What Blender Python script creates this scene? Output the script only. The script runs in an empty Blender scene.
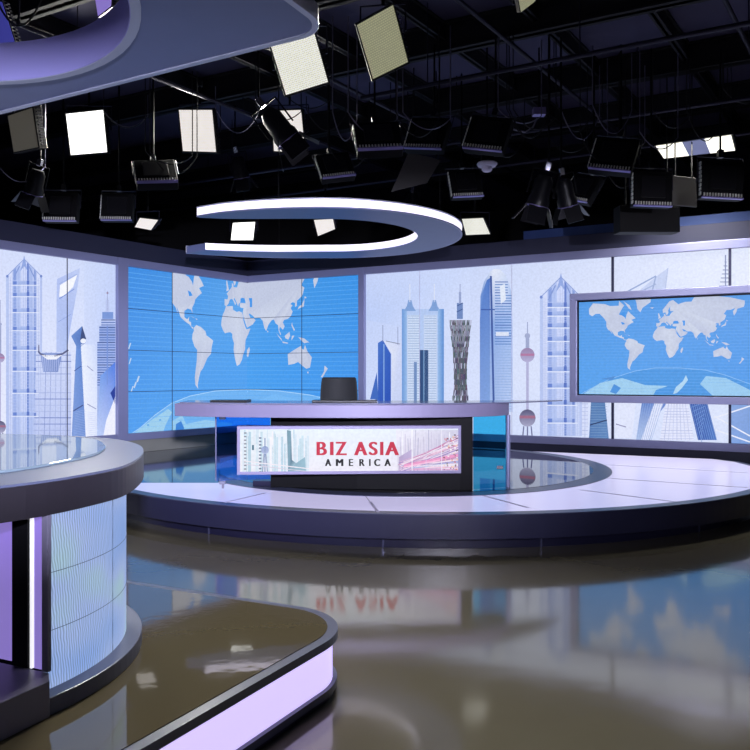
import bpy, bmesh, math, random
from mathutils import Vector, Matrix
from mathutils.geometry import tessellate_polygon
random.seed(7)
PI = math.pi
C = bpy.context.scene.collection
EYE = Vector((0, 0, 1.65)); F = 750.0

# ------------------------------------------------------------------ helpers
def s2l(c):
    return tuple((x/12.92 if x <= .04045 else ((x+.055)/1.055)**2.4) for x in [v/255 for v in c])

def mat(name, col, rough=.5, metal=0.0, emit=None, es=1.0, ior=1.5, noise=0.0, nscale=6, bump=0.0, coat=0.0, bscale=60):
    """procedural principled material, colour given in 0-255 sRGB"""
    m = bpy.data.materials.new(name); m.use_nodes = True
    nt = m.node_tree; b = nt.nodes['Principled BSDF']
    base = s2l(col)
    b.inputs['Base Color'].default_value = (*base, 1)
    b.inputs['Roughness'].default_value = rough
    b.inputs['Metallic'].default_value = metal
    b.inputs['IOR'].default_value = ior
    b.inputs['Coat Weight'].default_value = coat
    b.inputs['Specular IOR Level'].default_value = .15 if name.startswith(('matte_black', 'black_sign', 'red_sign')) else .5
    if emit:
        b.inputs['Emission Color'].default_value = (*s2l(emit), 1)
        b.inputs['Emission Strength'].default_value = es
    tc = nt.nodes.new('ShaderNodeTexCoord')
    if noise > 0:
        n = nt.nodes.new('ShaderNodeTexNoise'); n.inputs['Scale'].default_value = nscale
        n.inputs['Detail'].default_value = 5
        r = nt.nodes.new('ShaderNodeMapRange')
        r.inputs['To Min'].default_value = 1-noise; r.inputs['To Max'].default_value = 1+noise
        mx = nt.nodes.new('ShaderNodeMix'); mx.data_type = 'RGBA'; mx.blend_type = 'MULTIPLY'
        mx.inputs[0].default_value = 1.0; mx.inputs[6].default_value = (*base, 1)
        nt.links.new(tc.outputs['Object'], n.inputs['Vector'])
        nt.links.new(n.outputs['Fac'], r.inputs['Value'])
        nt.links.new(r.outputs['Result'], mx.inputs[7])
        nt.links.new(mx.outputs[2], b.inputs['Base Color'])
    if bump > 0:
        n2 = nt.nodes.new('ShaderNodeTexNoise'); n2.inputs['Scale'].default_value = bscale
        bp = nt.nodes.new('ShaderNodeBump'); bp.inputs['Strength'].default_value = bump
        bp.inputs['Distance'].default_value = .01
        nt.links.new(tc.outputs['Object'], n2.inputs['Vector'])
        nt.links.new(n2.outputs['Fac'], bp.inputs['Height'])
        nt.links.new(bp.outputs['Normal'], b.inputs['Normal'])
    return m

def glass(name, tint, gl=.12):
    m = bpy.data.materials.new(name); m.use_nodes = True
    nt = m.node_tree; nt.nodes.remove(nt.nodes['Principled BSDF'])
    out = nt.nodes['Material Output']
    t = nt.nodes.new('ShaderNodeBsdfTransparent'); t.inputs[0].default_value = (*tint, 1)
    g = nt.nodes.new('ShaderNodeBsdfGlossy'); g.inputs['Roughness'].default_value = .02
    fr = nt.nodes.new('ShaderNodeFresnel'); fr.inputs[0].default_value = 1.5
    mx = nt.nodes.new('ShaderNodeMixShader')
    nt.links.new(fr.outputs[0], mx.inputs[0]); nt.links.new(t.outputs[0], mx.inputs[1]); nt.links.new(g.outputs[0], mx.inputs[2])
    nt.links.new(mx.outputs[0], out.inputs[0])
    return m

def led_mat(name, col, es, scale=26, dark=.45, mortar=.09):
    """LED panel face: rows of little diodes"""
    m = bpy.data.materials.new(name); m.use_nodes = True
    nt = m.node_tree; b = nt.nodes['Principled BSDF']
    b.inputs['Base Color'].default_value = (.25, .25, .23, 1); b.inputs['Roughness'].default_value = .4
    uv = nt.nodes.new('ShaderNodeUVMap')
    br = nt.nodes.new('ShaderNodeTexBrick'); br.inputs['Scale'].default_value = scale
    br.offset = .5; br.inputs['Brick Width'].default_value = .9; br.inputs['Row Height'].default_value = .6
    br.inputs['Mortar Size'].default_value = mortar
    c = s2l(col)
    br.inputs['Color1'].default_value = (*c, 1); br.inputs['Color2'].default_value = (*[x*.85 for x in c], 1)
    br.inputs['Mortar'].default_value = (*[x*dark for x in c], 1)
    nt.links.new(uv.outputs[0], br.inputs['Vector'])
    nt.links.new(br.outputs['Color'], b.inputs['Emission Color'])
    b.inputs['Emission Strength'].default_value = es
    return m

def tag(o, label=None, cat=None, group=None, kind=None):
    if label: o['label'] = label
    if cat: o['category'] = cat
    if group: o['group'] = group
    if kind: o['kind'] = kind
    return o

def empty(name, loc=(0, 0, 0), label=None, cat=None, group=None, rz=0):
    o = bpy.data.objects.new(name, None); C.objects.link(o); o.location = loc; o.rotation_euler = (0, 0, rz)
    return tag(o, label, cat, group)

def obj(name, bm, m, parent=None, smooth=False, bevel=0, world=True):
    """link bm (in world coordinates) as one mesh object; under a parent it is moved into the parent's frame"""
    bmesh.ops.recalc_face_normals(bm, faces=bm.faces[:])
    me = bpy.data.meshes.new(name); 
    o = bpy.data.objects.new(name, me); C.objects.link(o)
    if parent is not None:
        if world:
            chain = []; p = parent
            M = Matrix.Identity(4)
            while p is not None:
                M = p.matrix_basis @ M; p = p.parent
            bm.transform(M.inverted())
        o.parent = parent
    bm.to_mesh(me); bm.free()
    me.materials.append(m)
    if smooth:
        for p in me.polygons: p.use_smooth = True
        try: me.set_sharp_from_angle(angle=math.radians(35))
        except Exception: pass
    if bevel > 0:
        b = o.modifiers.new('bevel', 'BEVEL'); b.width = bevel; b.segments = 2; b.limit_method = 'ANGLE'; b.angle_limit = math.radians(50)
    return o

def struct(name, bm, m, **k):
    return tag(obj(name, bm, m, **k), kind='structure')

def BM(): return bmesh.new()

def prism(bm, pts, z0, z1, holes=()):
    """vertical extrusion of a plan outline, with optional holes"""
    loops = [list(pts)] + [list(h) for h in holes]
    flat = [p for l in loops for p in l]
    tris = tessellate_polygon([[Vector((p[0], p[1], 0)) for p in l] for l in loops])
    lo = [bm.verts.new((p[0], p[1], z0)) for p in flat]; hi = [bm.verts.new((p[0], p[1], z1)) for p in flat]
    if not holes:
        try: bm.faces.new(lo[::-1]); bm.faces.new(hi)
        except ValueError: pass
    else:
        for t in tris:
            bm.faces.new([lo[i] for i in t][::-1]); bm.faces.new([hi[i] for i in t])
    k = 0
    for l in loops:
        n = len(l)
        for i in range(n):
            a, b = k+i, k+(i+1) % n
            bm.faces.new((lo[a], lo[b], hi[b], hi[a]))
        k += n
    return bm

def box(bm, c, s, R=None):
    v = []
    for x in (-.5, .5):
        for y in (-.5, .5):
            for z in (-.5, .5):
                p = Vector((x*s[0], y*s[1], z*s[2]))
                if R is not None: p = R @ p
                v.append(bm.verts.new(p + Vector(c)))
    for f in ((0, 1, 3, 2), (4, 6, 7, 5), (0, 4, 5, 1), (2, 3, 7, 6), (0, 2, 6, 4), (1, 5, 7, 3)):
        bm.faces.new([v[i] for i in f])
    return bm

def tube(bm, pts, r, n=8, closed=False):
    pts = [Vector(p) for p in pts]; rings = []
    N = len(pts); up0 = None
    for i, p in enumerate(pts):
        a = pts[max(0, i-1)] if not closed else pts[i-1]
        b = pts[min(N-1, i+1)] if not closed else pts[(i+1) % N]
        t = (b-a).normalized()
        if up0 is None:
            up0 = Vector((0, 0, 1)) if abs(t.z) < .9 else Vector((1, 0, 0))
        s = t.cross(up0).normalized(); u = s.cross(t).normalized(); up0 = u
        rr = r[i] if isinstance(r, (list, tuple)) else r
        rings.append([bm.verts.new(p + rr*(math.cos(k*2*PI/n)*s + math.sin(k*2*PI/n)*u)) for k in range(n)])
    M = N if closed else N-1
    for i in range(M):
        A, B = rings[i], rings[(i+1) % N]
        for k in range(n):
            bm.faces.new((A[k], A[(k+1) % n], B[(k+1) % n], B[k]))
    if not closed:
        bm.faces.new(rings[0][::-1]); bm.faces.new(rings[-1])
    return bm

def hull_box(bm, q, d):
    """solid from a planar quad extruded by the vector d"""
    a = [bm.verts.new(p) for p in q]; b = [bm.verts.new(Vector(p)+d) for p in q]; n = len(q)
    bm.faces.new(a); bm.faces.new(b[::-1])
    for i in range(n): bm.faces.new((a[i], b[i], b[(i+1) % n], a[(i+1) % n]))
    return bm

def smooth_path(P, n=8, closed=True):
    out = []; N = len(P)
    rng = range(N) if closed else range(N-1)
    for i in rng:
        g = lambda k: Vector(P[k % N]) if closed else Vector(P[max(0, min(N-1, k))])
        p0, p1, p2, p3 = g(i-1), g(i), g(i+1), g(i+2)
        for j in range(n):
            t = j/n
            out.append(.5*((2*p1)+(-p0+p2)*t+(2*p0-5*p1+4*p2-p3)*t*t+(-p0+3*p1-3*p2+p3)*t**3))
    if not closed: out.append(Vector(P[-1]))
    return [tuple(v) for v in out]

def arc(cx, cy, r, a0, a1, n=48):
    return [(cx+r*math.cos(math.radians(a0+(a1-a0)*i/n)), cy+r*math.sin(math.radians(a0+(a1-a0)*i/n))) for i in range(n+1)]

def fillet(P, rads, n=12):
    """round the corners of an outline"""
    out = []; N = len(P)
    for i in range(N):
        r = rads[i]
        p = Vector(P[i])
        if r <= 0: out.append(tuple(p)); continue
        a = (Vector(P[i-1])-p).normalized(); b = (Vector(P[(i+1) % N])-p).normalized()
        ang = a.angle(b); d = r/math.tan(ang/2)
        s, e = p+a*d, p+b*d; c = p+(a+b).normalized()*(r/math.sin(ang/2))
        a0 = math.atan2(s.y-c.y, s.x-c.x); a1 = math.atan2(e.y-c.y, e.x-c.x)
        while a1-a0 > PI: a1 -= 2*PI
        while a1-a0 < -PI: a1 += 2*PI
        out += [(c.x+r*math.cos(a0+(a1-a0)*k/n), c.y+r*math.sin(a0+(a1-a0)*k/n)) for k in range(n+1)]
    return out

def inset(P, d):
    """offset a closed outline inwards by d (small d)"""
    N = len(P); A = sum(P[i][0]*P[(i+1) % N][1]-P[(i+1) % N][0]*P[i][1] for i in range(N)); s = 1 if A > 0 else -1
    out = []
    for i in range(N):
        a = Vector(P[i])-Vector(P[i-1]); b = Vector(P[(i+1) % N])-Vector(P[i])
        if a.length < 1e-6: a = b
        if b.length < 1e-6: b = a
        na = Vector((-a.y, a.x)).normalized()*s; nb = Vector((-b.y, b.x)).normalized()*s
        m = (na+nb); m = m.normalized() if m.length > 1e-6 else na
        k = max(.5, m.dot(na))
        out.append(tuple(Vector(P[i])+m*d/k))
    return out

def clip(poly, a, b, c):
    """keep a*x+b*y+c >= 0"""
    out = []; N = len(poly)
    for i in range(N):
        p, q = poly[i], poly[(i+1) % N]
        dp, dq = a*p[0]+b*p[1]+c, a*q[0]+b*q[1]+c
        if dp >= 0: out.append(p)
        if (dp >= 0) != (dq >= 0):
            t = dp/(dp-dq); out.append(tuple(p[k]+(q[k]-p[k])*t for k in range(len(p))))
    return out

def ray(px, py): return Vector(((px-375)/F, 1, (375-py)/F))
def at(px, py, Y): return EYE + ray(px, py)*Y
def on_plane(px, py, p0, n):
    d = ray(px, py); return EYE + d*((Vector(p0)-EYE).dot(n)/d.dot(n))

# ------------------------------------------------------------------ materials
M = dict(
    floor=None,
    frame=mat('brushed_lavender_metal', (144, 147, 186), .42, .3, noise=.05, nscale=3),
    frame_dark=mat('dark_mullion_metal', (62, 64, 92), .4, .5),
    header=mat('navy_header_paint', (40, 42, 66), .5, noise=.06),
    kick=mat('charcoal_base_paint', (62, 62, 66), .45, noise=.05),
    kick_grey=mat('grey_base_paint', (140, 140, 132), .4, noise=.06),
    bluestrip=mat('blue_glow_band', (48, 72, 132), .5, noise=.2, nscale=1.5),  # blue light on the wall behind is put into this colour
    riser=mat('brown_gloss_riser_floor', (106, 97, 76), .045, ior=1.95, bump=.03, bscale=14),
    step=mat('grey_step_laminate', (122, 119, 142), .4),
    black=mat('matte_black_paint', (13, 13, 17), .6, noise=.1),
    blackmetal=mat('black_metal', (20, 20, 26), .38, .3),
    ceil=mat('dark_ceiling_deck', (70, 67, 96), .85, noise=.15, nscale=2),
    beam=mat('black_steel_beam', (15, 14, 21), .7),
    beam2=mat('charcoal_joist', (20, 19, 28), .7),
    pipe=mat('grid_pipe', (42, 40, 58), .45, .5),
    wallm=mat('dark_studio_drape', (14, 14, 20), .9, noise=.2),
    rim=mat('slate_laminate', (84, 89, 116), .32, noise=.04),
    fascia=mat('navy_platform_fascia', (44, 45, 72), .33, noise=.05),
    toe=mat('dark_toe_kick', (34, 34, 60), .3),
    litfloor=mat('lit_acrylic_floor', (150, 148, 165), .22, 0, (214, 208, 250), .62),
    seam=mat('panel_seam_grey', (205, 200, 228), .5),
    disc=mat('black_gloss_floor', (26, 28, 30), .03, ior=2.1),
    deck=mat('grey_gloss_deck', (70, 74, 78), .06, ior=2.0),
    topfascia=mat('lavender_satin_metal', (132, 126, 160), .5, .1, noise=.04),
    desktop=mat('pale_desk_surface', (120, 122, 150), .12, ior=1.8),
    clear=glass('clear_glass', (.86, .93, .96)),
    blueglass=glass('blue_tinted_glass', (.26, .60, 1.0)),
    cyanglass=glass('cyan_tinted_glass', (.28, .78, .95)),
    ldesk_top=mat('grey_desk_laminate', (88, 94, 120), .3, noise=.04),
    ldesk_edge=mat('dark_desk_edge', (40, 37, 45), .4, noise=.05),
    ldesk_glass=mat('mirror_desk_glass', (120, 138, 150), .03, ior=2.3),
    purple=mat('purple_lit_panel', (90, 70, 140), .35, 0, (150, 130, 215), .75),
    white_strip=mat('white_light_strip', (220, 220, 230), .4, 0, (250, 250, 255), .9),
    lamp_white=mat('backlit_white_acrylic', (190, 185, 215), .3, 0, (208, 192, 252), 1.1),
    halo=mat('slate_blue_halo_paint', (118, 128, 176), .45, noise=.05),
    halo_in=mat('violet_blue_halo_inner', (168, 164, 232), .45),
    halo_lip=mat('grey_halo_lip', (196, 200, 222), .35, .3),
    halo_light=mat('halo_light_band', (220, 215, 240), .4, 0, (246, 240, 255), 1.15),
    chrome=mat('brushed_chrome', (190, 190, 205), .2, .9),
    fabric=mat('black_chair_fabric', (34, 36, 40), .75, bump=.3),
    red=mat('red_sign_lettering', (120, 20, 36), .5, 0, (168, 30, 52), .8),
    ink=mat('black_sign_lettering', (12, 10, 14), .5),
    alu=mat('lavender_light_housing', (150, 140, 200), .35, .5),
    fins=mat('pale_cooling_fins', (225, 225, 215), .4, .0),
    smoke=mat('white_plastic', (205, 200, 225), .45),
    cable=mat('black_cable_rubber', (16, 16, 20), .5),
    cable_pale=mat('grey_safety_cable', (120, 118, 140), .4, .4),
    flag=mat('grey_black_flag_cloth', (84, 82, 84), .85),
    led_bright=led_mat('led_face_bright', (255, 255, 250), 2.6, 20, .7),
    led_mid=led_mat('led_face_textured', (226, 226, 214), 1.35, 16, .42, .09),
    led_dim=led_mat('led_face_olive', (176, 176, 140), .85, 15, .35, .1),
    led_off=led_mat('led_face_dim', (74, 70, 60), .8, 20, .6, .06),
    led_pale=led_mat('led_face_pale', (232, 226, 222), 1.25, 16, .6, .08),
    led_cover=mat('troffer_diffuser', (220, 220, 210), .5, 0, (255, 252, 235), 1.6),
    led_blue=mat('blue_gel_face', (60, 60, 140), .5, 0, (60, 62, 150), .7),
    troff_blue=mat('troffer_grey_blue_middle', (110, 115, 150), .5, 0, (112, 118, 152), .8),
)
# glossy studio floor, brown grey, slightly worn
def floor_mat():
    m = mat('polished_brown_grey_floor', (150, 138, 112), .1, ior=1.9)
    nt = m.node_tree; b = nt.nodes['Principled BSDF']
    tc = nt.nodes.new('ShaderNodeTexCoord')
    n = nt.nodes.new('ShaderNodeTexNoise'); n.inputs['Scale'].default_value = 1.3; n.inputs['Detail'].default_value = 6
    r = nt.nodes.new('ShaderNodeValToRGB')
    r.color_ramp.elements[0].color = (*s2l((112, 107, 91)), 1); r.color_ramp.elements[1].color = (*s2l((130, 124, 107)), 1)
    nt.links.new(tc.outputs['Object'], n.inputs['Vector']); nt.links.new(n.outputs['Fac'], r.inputs[0]); nt.links.new(r.outputs[0], b.inputs['Base Color'])
    n2 = nt.nodes.new('ShaderNodeTexNoise'); n2.inputs['Scale'].default_value = 5; n2.inputs['Detail'].default_value = 8
    mr = nt.nodes.new('ShaderNodeMapRange'); mr.inputs['To Min'].default_value = .04; mr.inputs['To Max'].default_value = .13
    nt.links.new(tc.outputs['Object'], n2.inputs['Vector']); nt.links.new(n2.outputs['Fac'], mr.inputs[0]); nt.links.new(mr.outputs[0], b.inputs['Roughness'])
    n3 = nt.nodes.new('ShaderNodeTexNoise'); n3.inputs['Scale'].default_value = 9
    bp = nt.nodes.new('ShaderNodeBump'); bp.inputs['Strength'].default_value = .015; bp.inputs['Distance'].default_value = .02
    nt.links.new(tc.outputs['Object'], n3.inputs['Vector']); nt.links.new(n3.outputs['Fac'], bp.inputs['Height']); nt.links.new(bp.outputs[0], b.inputs['Normal'])
    return m
M['floor'] = floor_mat()

# every display shows its picture from one colour attribute
def screen_mat():
    m = bpy.data.materials.new('display_image'); m.use_nodes = True
    nt = m.node_tree; b = nt.nodes['Principled BSDF']
    b.inputs['Base Color'].default_value = (.02, .02, .025, 1); b.inputs['Roughness'].default_value = .35; b.inputs['Specular IOR Level'].default_value = .15
    a = nt.nodes.new('ShaderNodeAttribute'); a.attribute_name = 'image'
    tc = nt.nodes.new('ShaderNodeTexCoord'); n = nt.nodes.new('ShaderNodeTexNoise'); n.inputs['Scale'].default_value = 28; n.inputs['Detail'].default_value = 4
    mr = nt.nodes.new('ShaderNodeMapRange'); mr.inputs['To Min'].default_value = .84; mr.inputs['To Max'].default_value = 1.14
    mx = nt.nodes.new('ShaderNodeMix'); mx.data_type = 'RGBA'; mx.blend_type = 'MULTIPLY'; mx.inputs[0].default_value = 1
    nt.links.new(tc.outputs['Object'], n.inputs['Vector']); nt.links.new(n.outputs['Fac'], mr.inputs[0])
    nt.links.new(a.outputs['Color'], mx.inputs[6]); nt.links.new(mr.outputs[0], mx.inputs[7])
    nt.links.new(mx.outputs[2], b.inputs['Emission Color']); b.inputs['Emission Strength'].default_value = 1.0
    return m
SCREEN = screen_mat()

class Picture:
    """a flat picture on a display: coloured polygons in picture coordinates laid on a real vertical plane"""
    def __init__(s, p0, u, z_range=None):
        s.p0 = Vector(p0); s.u = Vector(u).normalized(); s.n = Vector((s.u.y, -s.u.x, 0))
        s.V = []; s.Fc = []; s.Cl = []; s.layer = 0; s.bounds = []
    def uv(s, px, py):
        q = on_plane(px, py, s.p0, s.n); return ((q-s.p0).dot(s.u), q.z)
    def raw(s, pts, cols, lift):
        for (a, b, c) in s.bounds: 
            # clip with colours carried along
            pp = [(p[0], p[1], *k) for p, k in zip(pts, cols)]
            pp = clip(pp, a, b, c)
            if len(pp) < 3: return
            pts = [(p[0], p[1]) for p in pp]; cols = [p[2:5] for p in pp]
        i0 = len(s.V)
        for p in pts:
            q = s.p0+s.u*p[0]+s.n*(.0012*lift); s.V.append((q.x, q.y, p[1]))
        s.Fc.append(tuple(range(i0, i0+len(pts)))); s.Cl.append([tuple(c) for c in cols])
    def poly(s, pts, col, lift=1, px=True):
        """col: one colour or a list of colours, 0-255"""
        if px: pts = [s.uv(*p) for p in pts]
        cols = [s2l(col)]*len(pts) if not isinstance(col[0], (tuple, list)) else [s2l(c) for c in col]
        s.raw(pts, cols, lift)
    def rect(s, x0, y0, x1, y1, col, lift=1): s.poly([(x0, y0), (x1, y0), (x1, y1), (x0, y1)], col, lift)
    def grad(s, x0, y0, x1, y1, ct, cb, lift=1): s.poly([(x0, y0), (x1, y0), (x1, y1), (x0, y1)], [ct, ct, cb, cb], lift)
    def hgrad(s, x0, y0, x1, y1, cl, cr, lift=1): s.poly([(x0, y0), (x1, y0), (x1, y1), (x0, y1)], [cl, cr, cr, cl], lift)
    def line(s, x0, y0, x1, y1, w, col, lift=2):
        d = Vector((x1-x0, y1-y0)); n = Vector((-d.y, d.x)).normalized()*w/2
        s.poly([(x0+n.x, y0+n.y), (x1+n.x, y1+n.y), (x1-n.x, y1-n.y), (x0-n.x, y0-n.y)], col, lift)
    def disc(s, cx, cy, rx, ry, col, lift=2, n=20, col2=None):
        P = [(cx+rx*math.cos(k*2*PI/n), cy+ry*math.sin(k*2*PI/n)) for k in range(n)]
        if col2 is None: s.poly(P, col, lift)
        else: s.poly(P, [tuple(col[j]+(col2[j]-col[j])*(.5+.5*math.sin(k*2*PI/n)) for j in range(3)) for k in range(n)], lift)
    def tower(s, P, base, dark, rows=20, cols=4, lift=2, rw=.5, cw=.6, jitter=.35, rng=None):
        """a facade: outline P=(left x, right x) at top and bottom, with floor lines and piers"""
        (xl0, xr0, y0), (xl1, xr1, y1) = P
        s.poly([(xl0, y0), (xr0, y0), (xr1, y1), (xl1, y1)], base, lift)
        rr = random.Random(int(xl0*7+y0))
        b0 = base if not isinstance(base[0], (tuple, list)) else base[0]
        mixc = lambda t: tuple(b0[k]+(dark[k]-b0[k])*t for k in range(3))
        for k in range(1, cols):
            t = k/cols
            s.line(xl0+(xr0-xl0)*t, y0, xl1+(xr1-xl1)*t, y1, cw, mixc(.6+jitter*(rr.random()-.5)), lift+1)
        for k in range(rows):
            t = (k+.5)/rows; y = y0+(y1-y0)*t; xl = xl0+(xl1-xl0)*t; xr = xr0+(xr1-xr0)*t
            s.line(xl, y, xr, y, rw, mixc(.55+jitter*2*(rr.random()-.5)), lift+1)
    def build(s, name, parent=None, back=.03, mat_=None):
        me = bpy.data.meshes.new(name)
        me.from_pydata(s.V, [], s.Fc)
        at_ = me.color_attributes.new('image', 'FLOAT_COLOR', 'CORNER')
        k = 0
        for f, cl in zip(me.polygons, s.Cl):
            for li, c in zip(f.loop_indices, cl): at_.data[li].color = (*c, 1)
        me.materials.append(mat_ or SCREEN)
        o = bpy.data.objects.new(name, me); C.objects.link(o)
        if parent is not None:
            o.parent = parent
            if parent.type == 'EMPTY' or True:
                Mx = Matrix.Identity(4); p = parent
                while p is not None: Mx = p.matrix_basis @ Mx; p = p.parent
                me.transform(Mx.inverted())
        return o

# ------------------------------------------------------------------ the room
RL = Vector((.589, .808)).normalized()       # left video wall runs this way towards the corner
CORNER = Vector((-2.78, 16.3))
LW = Vector((1, 1.372)).normalized()
RW = Vector((1, -.5225)).normalized()
def lwall(px):   # plan point where the sight line px meets the left wall line
    k = (px-375)/F; Y = (CORNER.y-1.372*CORNER.x)/(1-1.372*k); return Vector((k*Y, Y))
def rwall(px):
    k = (px-375)/F; Y = (CORNER.y+.5225*CORNER.x)/(1+.5225*k); return Vector((k*Y, Y))

struct('floor', box(BM(), (0, 7, -.1), (26, 28, .2)), M['floor'])
struct('ceiling', box(BM(), (0, 7, 6.5), (26, 28, .2)), M['ceil'])
struct('wall_left', box(BM(), (-12.9, 7, 3.2), (.2, 28, 6.4)), M['wallm'])
struct('wall_right', box(BM(), (12.9, 7, 3.2), (.2, 28, 6.4)), M['wallm'])
struct('wall_back', box(BM(), (0, 20.9, 3.2), (26, .2, 6.4)), M['wallm'])
struct('wall_front', box(BM(), (0, -6.9, 3.2), (26, .2, 6.4)), M['wallm'])

# ------------------------------------------------------------------ world map outlines (longitude, latitude)
LANDS = [
 [(-166,66),(-156,71),(-128,70),(-115,68),(-95,68),(-94,72),(-82,68),(-86,66),(-94,59),(-88,57),(-82,55),(-79,51),(-77,57),(-73,62),(-66,58),(-60,55),(-56,52),(-66,50),(-60,46),(-66,44),(-70,42),(-74,40),(-76,36),(-81,31),(-80,25),(-83,29),(-90,30),(-97,27),(-97,20),(-91,18),(-87,21),(-88,16),(-83,15),(-83,10),(-78,9),(-80,7),(-86,12),(-92,14),(-97,16),(-105,20),(-108,25),(-113,31),(-110,23),(-115,30),(-121,34),(-124,40),(-124,48),(-130,54),(-140,60),(-150,60),(-158,57),(-165,60)],
 [(-78,8),(-72,12),(-62,10),(-52,5),(-50,0),(-44,-2),(-35,-6),(-38,-13),(-40,-22),(-48,-27),(-54,-34),(-58,-38),(-63,-41),(-66,-46),(-69,-52),(-68,-55),(-74,-52),(-75,-46),(-73,-38),(-71,-30),(-70,-18),(-76,-14),(-81,-5),(-80,1),(-77,5)],
 [(-6,36),(10,37),(11,33),(20,31),(25,32),(32,31),(35,27),(37,21),(40,15),(43,11),(51,12),(47,4),(41,-3),(40,-10),(40,-15),(35,-22),(32,-28),(27,-33),(20,-35),(18,-32),(15,-26),(12,-17),(13,-8),(9,-1),(9,4),(4,6),(-4,5),(-8,4),(-13,8),(-17,14),(-16,20),(-13,27),(-9,31)],
 [(-9,37),(-9,43),(-2,43),(-1,46),(-4,48),(2,51),(8,54),(8,57),(11,56),(12,54),(20,54),(24,58),(30,60),(22,60),(21,64),(25,66),(20,64),(17,61),(18,59),(16,56),(13,55),(11,59),(6,58),(5,62),(12,66),(20,70),(28,71),(40,67),(45,68),(55,69),(68,69),(73,72),(88,75),(105,77),(115,73),(130,72),(150,71),(170,69),(179,68),(179,65),(177,62),(164,60),(162,56),(157,51),(155,57),(160,61),(150,59),(142,59),(136,54),(141,52),(138,46),(133,43),(129,41),(129,36),(126,35),(126,39),(122,40),(118,38),(122,37),(119,34),(122,30),(119,25),(114,22),(108,21),(106,18),(109,13),(106,9),(101,13),(100,9),(103,3),(102,2),(99,8),(98,15),(94,17),(91,22),(87,21),(82,16),(80,12),(78,8),(75,12),(73,18),(72,21),(67,25),(58,25),(56,27),(50,30),(48,30),(51,25),(56,25),(60,22),(55,17),(45,13),(43,15),(39,21),(35,28),(34,31),(36,36),(30,36),(27,37),(27,40),(30,41),(41,41),(38,45),(34,46),(31,46),(28,43),(28,41),(24,40),(23,37),(20,40),(14,45),(12,44),(18,40),(16,38),(12,42),(8,44),(3,43),(0,39),(-5,36)],
 [(-5,50),(1,51),(0,53),(-2,56),(-3,58),(-5,58),(-5,55),(-4,53)], [(-24,65),(-14,65),(-18,63.5)],
 [(-45,60),(-40,65),(-22,70),(-20,76),(-60,76),(-54,70),(-52,64)],
 [(130,32),(135,34),(140,35),(141,39),(141,43),(145,43),(142,45),(140,41),(137,37),(132,35)],
 [(114,-22),(122,-18),(129,-15),(136,-12),(136,-15),(140,-17),(142,-11),(146,-19),(153,-26),(150,-37),(144,-38),(138,-35),(131,-31),(124,-33),(115,-34)],
 [(49,-12),(50,-16),(47,-25),(44,-23),(45,-16)], [(173,-35),(178,-38),(175,-41),(170,-46),(167,-46),(172,-41)],
 [(95,5),(104,-3),(105,-6),(100,-1)], [(105,-6),(115,-8),(114,-9),(106,-8)], [(109,1),(117,6),(118,1),(115,-4),(110,-2)],
 [(120,-5),(121,1),(125,1),(122,-3)], [(131,-1),(141,-3),(150,-9),(147,-8),(141,-9),(138,-7)],
 [(121,18),(122,14),(126,8),(124,7),(120,14)], [(-84,22),(-75,20),(-77,20)], [(145,-41),(148,-41),(147,-43)], [(80,9),(82,7),(80,6)],
 [(-74,20),(-69,19),(-71,18)], [(-85,72),(-70,68),(-65,63),(-72,65),(-80,70)],
]
LAKES = [[(48,46),(54,46),(54,37),(50,37),(50,42)], [(28,45),(38,46),(41,42),(30,41.5)], [(-90,47),(-84,46),(-80,43),(-87,42)], [(-95,58),(-80,62),(-79,53),(-88,57)], [(33,28),(38,20),(43,13),(41,13),(36,21)]]
def merc(a): a = math.radians(a); return math.degrees(math.log(math.tan(PI/4+a/2)))
LAND = (196, 204, 226); SEA = (66, 148, 232)
def draw_map(pic, uo, zo, su, sz, lon_cap=None):
    """lay the land outlines at u=uo+lon*su, z=zo+merc(lat)*sz (metres on the wall)"""
    rr = random.Random(3)
    for L in LANDS:
        pts = [(uo(lo) if callable(uo) else uo+lo*su, zo+merc(la)*sz) for lo, la in L]
        cols = []
        for p in pts:
            d = rr.uniform(-9, 9); cols.append((LAND[0]+d, LAND[1]+d, LAND[2]+d*.6))
        pic.poly(pts, cols, 3, px=False)
    for L in LAKES:
        pts = [(uo(lo) if callable(uo) else uo+lo*su, zo+merc(la)*sz) for lo, la in L]
        pic.poly(pts, SEA, 4, px=False)

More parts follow.
